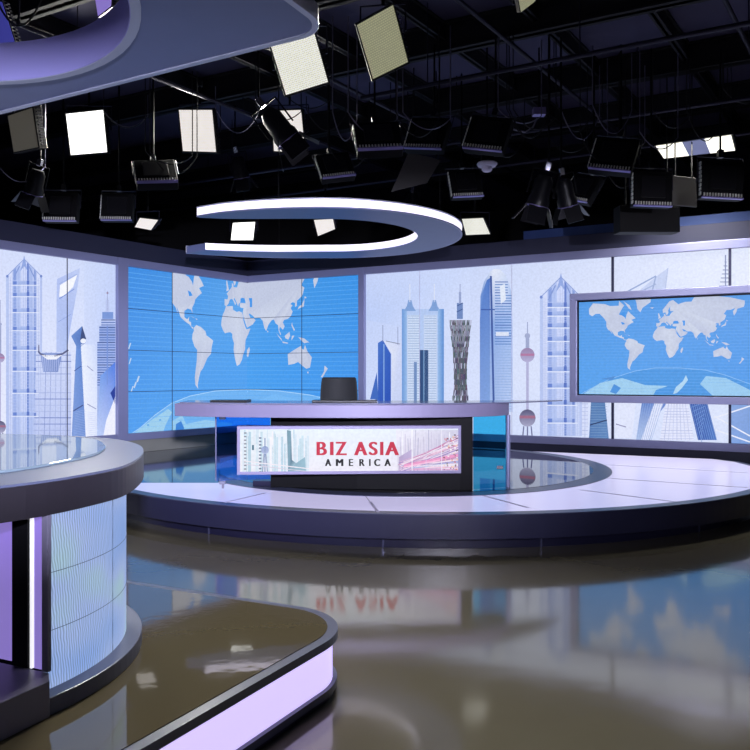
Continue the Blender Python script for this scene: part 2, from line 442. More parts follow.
# ------------------------------------------------------------------ skylines
PALE = (214, 224, 250); DEEP = (110, 140, 215)
def twin_spire_tower(p, cx, w, top, foot, tint=(0, 0, 0)):
    """stepped tower with a pointed crown and deep vertical shafts (left wall and again on the right wall)"""
    L, R_ = cx-w/2, cx+w/2; sh = top+w*.5
    p.poly([(cx, top), (cx+w*.22, top+w*.2), (R_, sh), (R_, foot), (L, foot), (L, sh), (cx-w*.22, top+w*.2)],
           [(186, 200, 242), (196, 208, 244), (176, 192, 238), (184, 198, 240), (180, 194, 238), (182, 198, 240), (190, 204, 244)], 2)
    def crown(t): return top+w*.02+abs(t)*w*1.0
    # main core, clipped along the slopes of the crown
    for a, b, c, c2 in ((-.42, -.33, (212, 220, 250), (202, 212, 246)), (-.30, -.22, (136, 160, 222), (168, 186, 236)), (-.22, -.10, (176, 194, 240), (180, 196, 240)), (-.10, .08, (206, 216, 250), (196, 208, 246)),
                     (.08, .13, (104, 130, 204), (124, 148, 214)), (.13, .24, (170, 188, 236), (178, 194, 240)), (.27, .33, (138, 160, 220), (166, 184, 232)), (.36, .44, (214, 222, 250), (200, 212, 246))):
        p.poly([(cx+a*w, crown(a)), (cx+b*w, crown(b)), (cx+b*w, foot), (cx+a*w, foot)], [c, c, c2, c2], 3)
    p.poly([(cx, top-w*.1), (cx+w*.05, top+w*.12), (cx+w*.1, top+w*.34), (cx, top+w*.2), (cx-w*.12, top+w*.36), (cx-w*.05, top+w*.12)], (146, 168, 226), 4)
    for sgn in (-1, 1):
        p.line(cx, top, cx+sgn*w*.48, sh-w*.02, w*.02, (140, 160, 216), 4); p.line(cx+sgn*w*.13, top+w*.2, cx+sgn*w*.30, top+w*.55, w*.03, (130, 152, 214), 5)
        p.disc(cx+sgn*w*.47, sh-w*.02, w*.035, w*.04, (112, 136, 204), 5, 8)
    n = 9
    for k in range(n):
        y = sh+w*.16+(foot-sh-w*.1)*(k/n)**1.25
        p.poly([(L+w*.18, y-w*.05), (R_-w*.22, y-w*.05), (R_-w*.22, y+w*.05), (L+w*.18, y+w*.05)], [(176, 194, 240), (172, 190, 238), (150, 172, 228), (154, 176, 230)], 4)
        p.line(L+w*.16, y+w*.07, R_-w*.1, y+w*.07, w*.025, (224, 231, 252), 5)
        p.rect(cx+w*.07, y-w*.06, cx+w*.14, y+w*.05, (92, 118, 196), 6); p.rect(cx-w*.31, y-w*.04, cx-w*.21, y+w*.05, (104, 132, 208), 6); p.rect(cx+w*.27, y-w*.03, cx+w*.33, y+w*.06, (110, 134, 204), 6)
    for k in range(60):
        y = sh+w*.1+(foot-sh)*k/60
        p.line(L+w*.03, y, R_-w*.03, y, .28, (184, 198, 240), 4)
    for t in (-.38, -.16, -.02, .04, .2, .4): p.line(cx+t*w, crown(t)+w*.1, cx+t*w, foot, .3, (158, 176, 228), 4)

def sphere_tower(p, cx, top, s1, s2, foot, r1, r2):
    """needle with two reddish grey balls"""
    p.line(cx, top, cx, s1, .9, (150, 160, 200), 2); p.rect(cx-r1*.25, top+(s1-top)*.45, cx+r1*.25, s1, (158, 168, 205), 3)
    p.disc(cx, top+(s1-top)*.42, r1*.38, r1*.38, (160, 170, 206), 3)
    p.rect(cx-r1*.18, s1, cx+r1*.18, s2, (176, 176, 214), 2)
    p.disc(cx, s1, r1, r1, (150, 128, 168), 4, col2=(178, 176, 214)); p.rect(cx-r1*.95, s1-r1*.2, cx+r1*.95, s1+r1*.12, (176, 120, 160), 5)
    p.disc(cx, s2, r2, r2*1.05, (86, 84, 120), 4, col2=(168, 168, 200)); p.rect(cx-r2*.95, s2-r2*.3, cx+r2*.95, s2+r2*.05, (160, 108, 136), 5)
    for dx in (-.45, 0, .45): p.line(cx+dx*r2, s2+r2, cx+dx*r2*1.5, foot, 1.2, (100, 104, 150), 3)

def build_left_wall():
    root = empty('skyline_video_wall', (*lwall(60), 0), 'left video wall beside the blue map, tall stepped tower and opener shaped skyscraper on it', 'video wall')
    p0 = (*lwall(118.5), 0)
    p = Picture(p0, (LW.x, LW.y, 0))
    a = (lwall(-330)-lwall(118.5)).length; ze, zt = .57, 3.65
    p.raw([(-a, ze), (0, ze), (0, zt), (-a, zt)], [s2l(c) for c in ((240, 240, 255), (226, 232, 253), (206, 218, 250), (222, 228, 253))], 0)
    p.bounds = [(-1, 0, 0), (0, 1, -ze), (0, -1, zt), (1, 0, a)]
    # hazy right part and lighter sky streaks
    p.poly([(84, 262), (116, 262), (116, 440), (84, 440)], [(206, 218, 250), (196, 210, 248), (190, 206, 248), (208, 218, 250)], 1)
    twin_spire_tower(p, 24, 36, 259, 460)
    # leaning opener tower
    p.poly([(57, 279), (80, 268), (77, 290), (70, 330), (66, 356), (64, 445), (56, 445), (56.5, 300)],
           [(176, 192, 240), (190, 204, 244), (176, 194, 240), (172, 190, 240), (178, 196, 242), (196, 208, 246), (190, 204, 246), (178, 194, 240)], 2)
    p.poly([(60, 285), (77, 275), (73, 287), (64, 296), (59, 297)], (246, 248, 255), 3)
    p.line(59, 299, 74, 289, .8, (120, 144, 214), 4); p.line(58, 322, 71, 314, .6, (140, 162, 222), 4); p.line(59, 284, 77, 274, .6, (150, 170, 226), 4)
    # bowl topped block
    p.tower(((36, 71, 352), (33, 71, 446)), [(206, 216, 248)]*2+[(186, 198, 240)]*2, (112, 130, 196), 15, 7, 3, .8, .5, .6)
    p.poly([(40, 353), (62, 353), (58, 372), (43, 372)], [(140, 158, 214), (126, 146, 206), (120, 140, 200), (140, 158, 214)], 5)
    for k in range(9): p.line(42+k*2.1, 356, 43.5+k*1.8, 371, .4, (190, 204, 240), 6)
    P = [(38, 351), (40, 354), (46, 356), (54, 356), (62, 354), (68, 350)]
    for i in range(5): p.line(*P[i], *P[i+1], 1.8, (92, 98, 136), 7)
    p.poly([(41, 355), (62, 355), (56, 359.5), (47, 359.5)], (240, 243, 255), 7)
    p.line(38.5, 345, 38.5, 353, 1.2, (110, 112, 150), 7)
    # dark gable tower with white flank
    p.poly([(71, 336), (82, 326), (86, 342), (78, 350)], [(104, 140, 208), (92, 128, 200), (70, 104, 178), (104, 138, 206)], 4)
    p.poly([(82, 326), (86, 339), (80, 340)], (58, 74, 122), 5)
    p.poly([(76, 346), (81, 344), (86, 446), (71, 446)], [(112, 148, 216), (96, 134, 208), (104, 138, 208), (128, 156, 218)], 4)
    for k in range(20): p.line(75-k*.15, 412+k*1.7, 85, 410+k*1.7, .35, (158, 182, 230), 6)
    p.line(74, 371, 81, 366, .8, (66, 88, 156), 6); p.line(73, 411, 83, 405, 1.2, (66, 84, 140), 6)
    p.disc(83, 341, 2.8, 2.5, (236, 240, 252), 6)
    p.poly([(80.5, 344), (95, 345), (108, 446), (86, 446)], [(232, 238, 254), (206, 218, 250), (214, 224, 252), (236, 240, 255)], 4)
    p.line(87, 366, 93, 371, .8, (150, 156, 196), 6); p.line(87, 404, 96, 409, .9, (150, 156, 196), 6)
    for k in range(16): p.line(87+k*.1, 412+k*2, 104, 414+k*2, .3, (196, 206, 244), 6)
    # ringed tapering tower
    for (x0, x1, y0, y1, c) in ((105.5, 109, 300, 312, (186, 198, 238)), (102, 113, 312, 319, (120, 150, 214)), (101, 113.5, 319, 326, (186, 200, 240)), (99, 115, 326, 342, (150, 172, 226)), (97, 115, 342, 446, (160, 180, 232))):
        p.rect(x0, y0, x1, y1, c, 6)
    p.line(107.2, 291, 107.2, 312, .6, (158, 166, 206), 6); p.disc(107.2, 293, 1, 1, (150, 130, 160), 7)
    for k in range(27):
        y = 320+k*2.5; x0 = 101 if y < 326 else 99 if y < 342 else 97
        p.line(x0, y, 115, y, 1.0, (84, 114, 188) if k % 3 else (60, 84, 150), 7)
    p.line(107, 326, 107, 385, 1.2, (118, 146, 216), 8)
    p.poly([(100, 376), (115, 362), (115, 400), (108, 446), (96, 446)], [(120, 160, 232), (70, 120, 224), (90, 140, 230), (190, 208, 248), (200, 214, 250)], 8)
    p.poly([(110, 393), (115, 386), (115, 405)], (28, 56, 150), 9)
    p.poly([(106, 420), (115, 396), (115, 446), (101, 446)], (238, 240, 255), 9)
    sphere_tower(p, 0, 300, 358, 427, 460, 4.6, 5.8)
    # further left, out of the photo, the picture goes on
    for (x, w, t) in ((-60, 30, 300), (-105, 40, 275), (-150, 28, 330), (-210, 44, 290)): p.tower(((x, x+w, t), (x, x+w, 470)), [(190, 204, 244)]*4, DEEP, 30, 5, 2)
    scr = p.build('skyline_screen', root)
    # joints, frame and base
    mid = lambda a_, b_: (a_+b_)/2
    n = Vector((LW.y, -LW.x))
    ang = math.atan2(LW.y, LW.x); R = Matrix.Rotation(ang, 3, 'Z')
    A = lwall(-330); B = lwall(118.5); L = (B-A).length
    def bar(name, a_, b_, z0, z1, d0, d1, m, bev=.006):
        c = (a_+b_)/2 + n*(d0+d1)/2
        return obj(name, box(BM(), (c.x, c.y, (z0+z1)/2), ((b_-a_).length, abs(d1-d0), z1-z0), R), m, root, bevel=bev)
    bar('back_panel', A, B, .57, 3.65, -.12, -.004, M['black'], 0)
    bar('top_rail', A, lwall(115.5), 3.65, 3.79, -.1, .07, M['frame'])
    bar('bottom_rail', A, lwall(115.5), .44, .57, -.1, .07, M['frame'])
    bar('base_panel', A, B, .2, .44, -.1, .0, M['kick_grey'], 0)
    bar('header_panel', A, lwall(125.8), 3.79, 4.12, -.12, .03, M['header'], 0)
    for px in (67, -20, -110, -210):
        q = lwall(px); bar('panel_joint', q-LW*.006, q+LW*.006, .57, 3.65, .0, .012, M['frame_dark'], 0)
    a_, b_ = lwall(115.5), lwall(125.8)
    bar('mullion', a_, b_, .44, 3.79, -.1, .08, M['frame'])
    return root

def build_map_wall():
    root = empty('map_video_wall', (*CORNER, 0), 'blue world map video wall bent around the room corner behind the long desk', 'video wall')
    ze, zt = .57, 3.65
    A, B = lwall(125.8), rwall(360)
    sea = (66, 148, 232)
    zo = 2.46
    def globe(p, px0, px1):
        # faint big globe rising from the lower edge of the map
        P = [(120, 441), (140, 428), (155, 415), (172, 403), (190, 396), (215, 391), (247, 389.5), (280, 391), (310, 395), (340, 402), (362, 409), (362, 440)]
        p.poly([q for q in P if px0 <= q[0] <= px1] if False else P, [(112, 178, 240)]*len(P), 1)
        for i in range(len(P)-2): p.line(*P[i], *P[i+1], .8, (168, 212, 250), 2)
        p.poly([(128, 438), (150, 421), (168, 409), (172, 412), (166, 424), (160, 440)], (158, 206, 236), 2)
        p.poly([(172, 421), (182, 415), (186, 424), (205, 420), (232, 423), (230, 436), (172, 440)], (150, 202, 238), 2)
        p.poly([(176, 424), (181, 421), (184, 428), (181, 436), (175, 434)], (60, 130, 214), 3)
        p.poly([(250, 404), (275, 394), (302, 401), (296, 403), (260, 403)], (118, 184, 244), 2)
        for (x, y) in ((150, 416), (155, 412), (160, 420), (148, 425), (158, 409)): p.disc(x, y, 1.2, .8, (84, 160, 230), 3, 8)
    # left of the corner
    p = Picture((*CORNER, 0), (LW.x, LW.y, 0))
    a = (CORNER-A).length
    p.raw([(-a, ze), (0, ze), (0, zt), (-a, zt)], [s2l(c) for c in ((78, 156, 238), (74, 156, 238), (84, 160, 232), (58, 138, 224))], 0)
    p.bounds = [(-1, 0, 0), (0, 1, -ze), (0, -1, zt), (1, 0, a)]
    globe(p, 0, 250)
    for (x, y, w) in ((131, 388, 1), (134, 384, 1.4), (137, 378, 1.6), (128.5, 345, 1.2), (129, 360, 1)): p.line(x, y+4, x+2, y-2, w, (190, 214, 240), 3)
    for k in range(34):
        z = ze+.09*k; p.raw([(-a, z), (0, z), (0, z+.012), (-a, z+.012)], [s2l((96, 170, 240))]*4, 2)
    p.bounds.append((1, 0, (CORNER-lwall(172)).length))
    uo = lambda lo: (lo-45)*.0121
    draw_map(p, uo, zo, 0, .0165)
    p.bounds.pop()
    p.build('map_screen', root)
    # right of the corner
    q = Picture((*CORNER, 0), (RW.x, RW.y, 0)); b = (B-CORNER).length
    q.raw([(0, ze), (b, ze), (b, zt), (0, zt)], [s2l(c) for c in ((70, 158, 240), (60, 148, 236), (54, 144, 228), (70, 154, 230))], 0)
    q.bounds = [(1, 0, 0), (0, 1, -ze), (0, -1, zt), (-1, 0, b)]
    globe(q, 240, 400)
    for k in range(34):
        z = ze+.09*k; q.raw([(0, z), (b, z), (b, z+.012), (0, z+.012)], [s2l((92, 170, 240))]*4, 2)
    draw_map(q, lambda lo: (lo-45)*.0154, zo, 0, .0165)
    q.build('map_screen', root)
    for (a_, b_, d, lp) in ((A, CORNER, LW, lwall), (CORNER, B, RW, rwall)):
        n = Vector((d.y, -d.x)); R = Matrix.Rotation(math.atan2(d.y, d.x), 3, 'Z'); L = (b_-a_).length
        def bar(name, s0, s1, z0, z1, d0, d1, m):
            c = a_+d*(s0+s1)/2+n*(d0+d1)/2
            return obj(name, box(BM(), (c.x, c.y, (z0+z1)/2), (s1-s0, abs(d1-d0), z1-z0), R), m, root)
        bar('back_panel', 0, L, ze, zt, -.12, -.004, M['black'])
        bar('top_rail', 0, L, zt, zt+.14, -.1, .07, M['frame']); bar('bottom_rail', 0, L, .44, .57, -.1, .07, M['frame'])
        bar('base_panel', 0, L, .2, .44, -.1, 0, M['kick_grey']); bar('header_panel', 0, L, zt+.14, zt+.47, -.12, .03, M['header'])
        for k in range(1, 4):
            z = ze+(zt-ze)*k/4; bar('panel_joint', 0, L, z-.005, z+.005, .004, .01, M['frame_dark'])
        for px in ((172,) if d is LW else (302,)):
            t = (lp(px)-a_).length; bar('panel_joint', t-.006, t+.006, ze, zt, .004, .01, M['frame_dark'])
    return root

def build_right_wall():
    A, B = rwall(360), rwall(930)
    root = empty('skyline_video_wall', (*rwall(560), 0), 'long right hand video wall of pale skyscrapers behind the framed map screen', 'video wall')
    p = Picture((*rwall(366), 0), (RW.x, RW.y, 0)); L = (B-rwall(366)).length; ze, zt = .57, 3.65
    c1, c2 = (192, 206, 246), (222, 228, 250)
    p.raw([(0, ze), (L, ze), (L, zt), (0, zt)], [s2l(c) for c in ((206, 218, 250), (222, 230, 253), (236, 240, 254), (190, 206, 246))], 0)
    p.bounds = [(1, 0, 0), (0, 1, -ze), (0, -1, zt), (-1, 0, L)]
    p.poly([(366, 270), (470, 262), (470, 340), (366, 320)], [(196, 210, 247), (204, 217, 250), (214, 224, 251), (188, 205, 246)], 1)
    # dark blue slab with pale flank
    p.poly([(378, 343), (383, 340), (391, 354), (391, 412), (378, 412)], [(70, 116, 200), (58, 104, 196), (44, 90, 188), (30, 74, 178), (40, 84, 184)], 4)
    p.line(384, 344, 384, 412, 1.2, (130, 166, 224), 5)
    p.poly([(384, 341), (401, 343), (402, 412), (392, 412), (392, 354)], [(214, 222, 246), (206, 214, 244), (196, 208, 242), (200, 212, 244), (220, 226, 246)], 3)
    p.line(383, 325, 383, 342, .6, (120, 130, 170), 5); p.line(398, 327, 398, 345, .6, (130, 140, 180), 5); p.line(386, 341, 400, 344, .7, (120, 130, 160), 5)
    p.poly([(367, 412), (377, 372), (379, 412)], (60, 104, 190), 4)
    # twin slab tower with two masts
    p.rect(402, 309, 444, 412, (178, 200, 240), 4)
    p.hgrad(402, 309, 407, 412, (104, 150, 214), (150, 186, 232), 5); p.hgrad(438, 309, 444, 412, (150, 186, 232), (84, 136, 206), 5)
    p.rect(407.5, 315, 420, 412, (206, 220, 244), 5); p.rect(424, 315, 437, 412, (204, 218, 244), 5)
    for k in range(38):
        y = 316+k*2.5; p.line(408, y, 419.5, y, .7, (150, 176, 216), 6); p.line(424.5, y, 436.5, y, .7, (152, 178, 218), 6)
    for k in range(6): p.line(408+k*2.3, 316, 408+k*2.3, 412, .25, (182, 200, 232), 7); p.line(425+k*2.3, 316, 425+k*2.3, 412, .25, (182, 200, 232), 7)
    for cx in (410, 434.5):
        p.poly([(cx-6, 311), (cx-3, 306), (cx-1.5, 300), (cx+1.5, 300), (cx+3, 306), (cx+6, 311)], (126, 160, 214), 5)
        p.line(cx, 284, cx, 302, 1.1, (216, 224, 246), 5)
    p.rect(420, 350, 428.5, 412, (42, 76, 124), 7); p.line(424, 350, 424, 412, 1.2, (110, 146, 190), 8); p.rect(414, 362, 417, 412, (110, 140, 190), 7)
    p.poly([(402, 404), (444, 402), (444, 412), (402, 412)], (120, 170, 220), 8)
    # lattice tower with a waist
    rr = random.Random(5)
    def half(y):
        t = (y-320)/(402-320); return 11.5-5.2*math.sin(min(1, t*1.05)*PI*.62)+ (1.5*max(0, t-.75)*4)
    p.poly([(460.5-half(y), y) for y in range(320, 404, 6)]+[(460.5+half(y), y) for y in range(398, 318, -6)], (186, 192, 220), 4)
    for k in range(16):
        for sgn in (-1, 1):
            pts = []
            for j in range(16):
                y = 320+j*5.4; h = half(y); ph = ((k/16)*2-1)+sgn*j*.045
                ph = (ph+1) % 2-1; pts.append((460.5+h*ph, y, ph))
            for a_, b_ in zip(pts, pts[1:]):
                if abs(a_[2]-b_[2]) < .5 and rr.random() < .74: p.line(a_[0], a_[1], b_[0], b_[1], .75, (64+rr.randint(0, 40), 66+rr.randint(0, 40), 100), 5)
    p.rect(457, 303, 463, 319, (110, 136, 190), 5); p.line(457, 306, 463, 303, 1, (70, 96, 150), 6); p.line(457, 312, 463, 309, 1, (70, 96, 150), 6)
    p.rect(459, 292, 461.3, 304, (150, 164, 206), 5); p.line(460.2, 284, 460.2, 293, .8, (150, 160, 200), 5)
    # rounded glass tower
    P = [(480, 412), (480, 330), (480.5, 296), (484, 282), (490, 272), (494, 269), (500, 269.5), (506, 275), (511, 290), (512.5, 320), (513, 412)]
    p.poly(P, [(140, 170, 224), (120, 156, 220), (120, 154, 216), (150, 176, 224), (206, 218, 242), (226, 232, 248), (222, 230, 248), (206, 218, 244), (170, 194, 236), (160, 188, 236), (190, 208, 244)], 4)
    p.poly([(481, 296), (487, 280), (490, 278), (490, 412), (480, 412), (480, 320)], [(110, 146, 212), (84, 124, 200), (70, 110, 192), (130, 164, 222), (128, 160, 222), (96, 134, 206)], 5)
    p.line(491, 276, 494, 412, 2.0, (62, 90, 160), 6)
    for k in range(48):
        y = 282+k*2.7; c = (92, 132, 200) if k % 4 else (66, 102, 180)
        p.line(495, y, 511.5 if y > 295 else 508, y, .9, c if y < 345 else (150, 178, 228), 6)
    p.poly([(500, 286), (505, 284), (506, 300), (501, 304)], (224, 232, 248), 7); p.rect(496, 332, 509, 336, (220, 228, 246), 7)
    p.rect(481, 309, 495, 310.2, (60, 92, 168), 7)
    # needle with balls
    sphere_tower(p, 527.5, 322, 355, 418, 445, 7.2, 8.2)
    # stepped pointed tower
    twin_spire_tower(p, 561, 42, 277, 436)
    # ghost of the opener tower above the framed map, spire right
    p.line(612, 300, 656, 276, 1.4, (150, 170, 214), 4); p.line(612, 306, 656, 284, 1.2, (160, 178, 220), 4); p.line(656, 276, 650, 300, 1.4, (156, 174, 216), 4); p.line(668, 268, 664, 300, .8, (176, 190, 228), 4)
    p.poly([(640, 290), (657, 276), (668, 268), (664, 300), (636, 300)], (196, 208, 240), 3)
    for k in range(7): p.line(725.5-k*.9-1, 262+k*4, 725.5+k*.9+1, 262+k*4, .8, (110, 124, 168), 5)
    p.line(725.5, 255, 725.5, 292, 1.2, (130, 142, 184), 5)
    # lower band beneath the framed map
    p.tower(((582, 588, 402), (582, 588, 440)), (214, 222, 250), (150, 164, 216), 10, 2, 3)
    p.poly([(591, 402), (605, 402), (609, 440), (589, 440)], [(86, 124, 178), (80, 120, 176), (96, 136, 190), (84, 122, 180)], 4)
    for k in range(14): p.line(590.5, 404+k*2.6, 607, 404+k*2.6, .4, (130, 164, 204), 5)
    p.line(590, 425, 607, 420, 1.2, (44, 62, 104), 6)
    p.poly([(615, 402), (636, 402), (632, 438), (615, 438)], (224, 230, 252), 3); p.line(616, 424, 626, 427, 1, (140, 140, 180), 5)
    p.poly([(642, 402), (668, 402), (657, 416), (650, 440), (636, 440)], [(92, 128, 200), (98, 130, 204), (120, 150, 214), (170, 190, 234), (180, 200, 238)], 4)
    p.poly([(655, 402), (664, 402), (649, 440), (641, 440)], (222, 228, 252), 5)
    p.tower(((666, 688, 402), (660, 694, 440)), (226, 230, 252), (164, 176, 220), 14, 8, 5)
    p.poly([(689, 402), (707, 402), (717, 440), (698, 440)], [(56, 86, 168), (60, 92, 172), (78, 120, 196), (50, 80, 166)], 6)
    for k in range(9):
        p.line(690+k*2, 402, 699+k*2.2, 440, .5, (120, 156, 214), 7); p.line(706-k*.5, 402+k*4, 692+k*1.2, 407+k*4.4, .5, (120, 156, 214), 7)
        p.line(644+k*2.4, 402, 637+k*1.8, 440, .4, (150, 176, 222), 7)
    p.poly([(731, 402), (775, 402), (775, 445), (731, 445)], [(140, 170, 226), (110, 150, 214), (110, 150, 214), (130, 164, 224)], 3)
    for (a_, b_) in (((714, 418), (750, 406)), ((714, 416), (750, 436)), ((716, 430), (750, 442))): p.line(*a_, *b_, 1.4, (232, 236, 252), 6)
    for (x, w, t) in ((800, 30, 300), (850, 40, 275), (905, 20, 330)): p.tower(((x, x+w, t), (x, x+w, 470)), [(190, 204, 244)]*4, DEEP, 30, 5, 2)
    for px in (420, 453, 513, 545, 560):
        pass
    p.build('skyline_screen', root)
    n = Vector((RW.y, -RW.x)); R = Matrix.Rotation(math.atan2(RW.y, RW.x), 3, 'Z')
    def bar(name, a_, b_, z0, z1, d0, d1, m, bev=.006):
        c = (a_+b_)/2+n*(d0+d1)/2
        return obj(name, box(BM(), (c.x, c.y, (z0+z1)/2), ((b_-a_).length, abs(d1-d0), z1-z0), R), m, root, bevel=bev)
    bar('back_panel', A, B, ze, zt, -.12, -.004, M['black'], 0)
    bar('top_rail', rwall(366), B, zt, zt+.14, -.1, .07, M['frame']); bar('bottom_rail', rwall(366), B, .44, .57, -.1, .1, M['frame'])
    bar('base_panel', A, B, .2, .44, -.1, 0, M['header'], 0); bar('header_panel', A, B, zt+.14, zt+.42, -.12, .03, M['header'], 0)
    bar('upper_band', rwall(520), B, zt+.42, zt+.62, -.3, -.22, M['bluestrip'], 0)
    bar('band_shelf', rwall(520), B, zt+.40, zt+.425, -.3, 0.02, M['black'], 0)
    bar('mullion', rwall(360), rwall(366), .44, zt+.14, -.1, .08, M['frame'])
    for px in (613, 730, 850):
        q = rwall(px); bar('mullion', q-RW*.02, q+RW*.02, ze, zt, 0, .05, M['frame_dark'], 0)
    for px in (420, 512):
        q = rwall(px); bar('panel_joint', q-RW*.004, q+RW*.004, ze, zt, .011, .014, M['seam'], 0)
    return root
build_left_wall(); build_map_wall(); build_right_wall()

# low gloss deck behind the left end of the platform
deck_pts = [tuple(lwall(-300)+Vector((.02, -.02))), tuple(CORNER+Vector((.0, -.05))), (6.8, 11.2), (6.8, 10.8), (5.2, 11.0), (2, 12), (-1, 11), (-2.0, 8.97), (-4.6, 8.97), (-6.4, 8.6)]
def build_deck():
    A = lwall(-120); n = Vector((LW.y, -LW.x))
    bm = BM(); prism(bm, [tuple(A+n*.02), tuple(CORNER+Vector((.02, -.06))), (8.6, 10.25), (8.6, 9.6), (5.9, 11.1), (3.9, 11.9), (1, 13.7), (-1.42, 13.05), (-2.37, 11.4), (-1.89, 8.99), (-4.3, 8.99)], 0, .2)
    return bm

# ------------------------------------------------------------------ round stage platform
PC = (.75, 12.17); DC = (.4, 10.88)
def platform_outline(R, back=0.0, left=8.96):
    cx, cy = PC
    aL = 180+math.degrees(math.asin((cy-left)/R)); aR = 360-math.degrees(math.acos(min(1, (5.5-back-cx)/R)))
    P = arc(cx, cy, R, aL, aR, 80)
    P += [(5.5-back, 11.3), (5.3-back, 11.68-back), (3.4, 12.5-back), (1.0, 13.6-back), (-1.4, 13.0), (-2.35, 11.4), (-1.87, left)]
    return P
def build_platform():
    root = empty('stage_platform', (PC[0], PC[1]-3, 0), 'round raised stage platform with white lit floor panels around the long desk', 'stage platform')
    obj('platform_body', prism(BM(), platform_outline(5.2), .115, .345), M['fascia'], root, bevel=.006)
    obj('toe_kick', prism(BM(), platform_outline(5.04), 0.001, .115), M['toe'], root)
    # thin slate border on top
    outer = platform_outline(5.2); inner = platform_outline(5.04, .12, 9.0)
    ring = arc(*PC, 5.195, *(180+math.degrees(math.asin((PC[1]-8.96)/5.2)), 360-math.degrees(math.acos(4.75/5.2))), 80)
    ring2 = arc(*PC, 5.055, *(180+math.degrees(math.asin((PC[1]-9.02)/5.055)), 360-math.degrees(math.acos(4.62/5.055))), 80)
    obj('edge_border', prism(BM(), ring+ring2[::-1], .345, .352), M['rim'], root)
    base = arc(*PC, 5.05, *(180+math.degrees(math.asin((PC[1]-9.03)/5.05)), 360-math.degrees(math.acos(4.6/5.05))), 80)
    base += [(5.37, 11.2), (5.2, 11.6), (3.4, 12.42), (1.0, 13.5), (-.4, 13.0), (-1.9, 9.03)]
    seams = [((3.38, 10.83), (4.95, 9.95)), ((2.80, 9.51), (4.3, 8.65)), ((2.32, 8.48), (3.07, 7.68)), ((1.14, 8.125), (1.50, 7.33)), ((-.05, 7.68), (.03, 7.1)), ((-1.2, 8.26), (-1.53, 7.62))]
    lines = []
    for a, b in seams:
        dx, dy = b[0]-a[0], b[1]-a[1]; L = math.hypot(dx, dy); A, B = -dy/L, dx/L; c = -(A*a[0]+B*a[1])
        lines.append((A, B, c))     # positive on the far/right side
    for i in range(len(lines)+1):
        P = base
        if i > 0: A, B, c = lines[i-1]; P = clip(P, -A, -B, -c-.006)
        if i < len(lines): A, B, c = lines[i]; P = clip(P, A, B, c-.006)
        # keep each panel on its own side of the round floor's centre
        if len(P) > 2: obj('light_panel', prism(BM(), P, .3455, .3515), M['litfloor'], root)
    for a, b in seams:
        dx, dy = b[0]-a[0], b[1]-a[1]; L = math.hypot(dx, dy); e0 = Vector(a); e1 = Vector(b); c = (e0+e1)/2
        obj('panel_seam', box(BM(), (c.x, c.y, .3525), (L, .03, .002), Matrix.Rotation(math.atan2(dy, dx), 3, 'Z')), M['seam'], root)
    n = 96
    circ = lambda r, k=n: [(DC[0]+r*math.cos(i*2*PI/k), DC[1]+r*math.sin(i*2*PI/k)) for i in range(k)]
    def cut(P): 
        P = clip(clip(P, 0, 1, -7.9), 1, .207, .0); nn = Vector((RW.y, -RW.x)); q = CORNER+nn*.45
        return clip(P, nn.x, nn.y, -(nn.dot(q)))
    obj('round_floor', prism(BM(), cut(circ(2.9)), .352, .357), M['rim'], root)
    obj('gloss_floor', prism(BM(), cut(circ(2.66)), .357, .3595), M['disc'], root)
    for px in (209, 383, 541, 699):
        d = ray(px, 545); A = 1.0; 
        # small joints in the toe kick
        k = d.x; a_ = 1+k*k; b_ = -2*(k*PC[0]+PC[1]); c_ = PC[0]**2+PC[1]**2-5.045**2
        Y = (-b_-math.sqrt(b_*b_-4*a_*c_))/(2*a_); obj('kick_joint', box(BM(), (k*Y, Y, .058), (.02, .02, .11)), M['frame_dark'], root)
    obj('rear_deck', build_deck(), M['deck'], root)
    return root
build_platform()
ZP = .3595

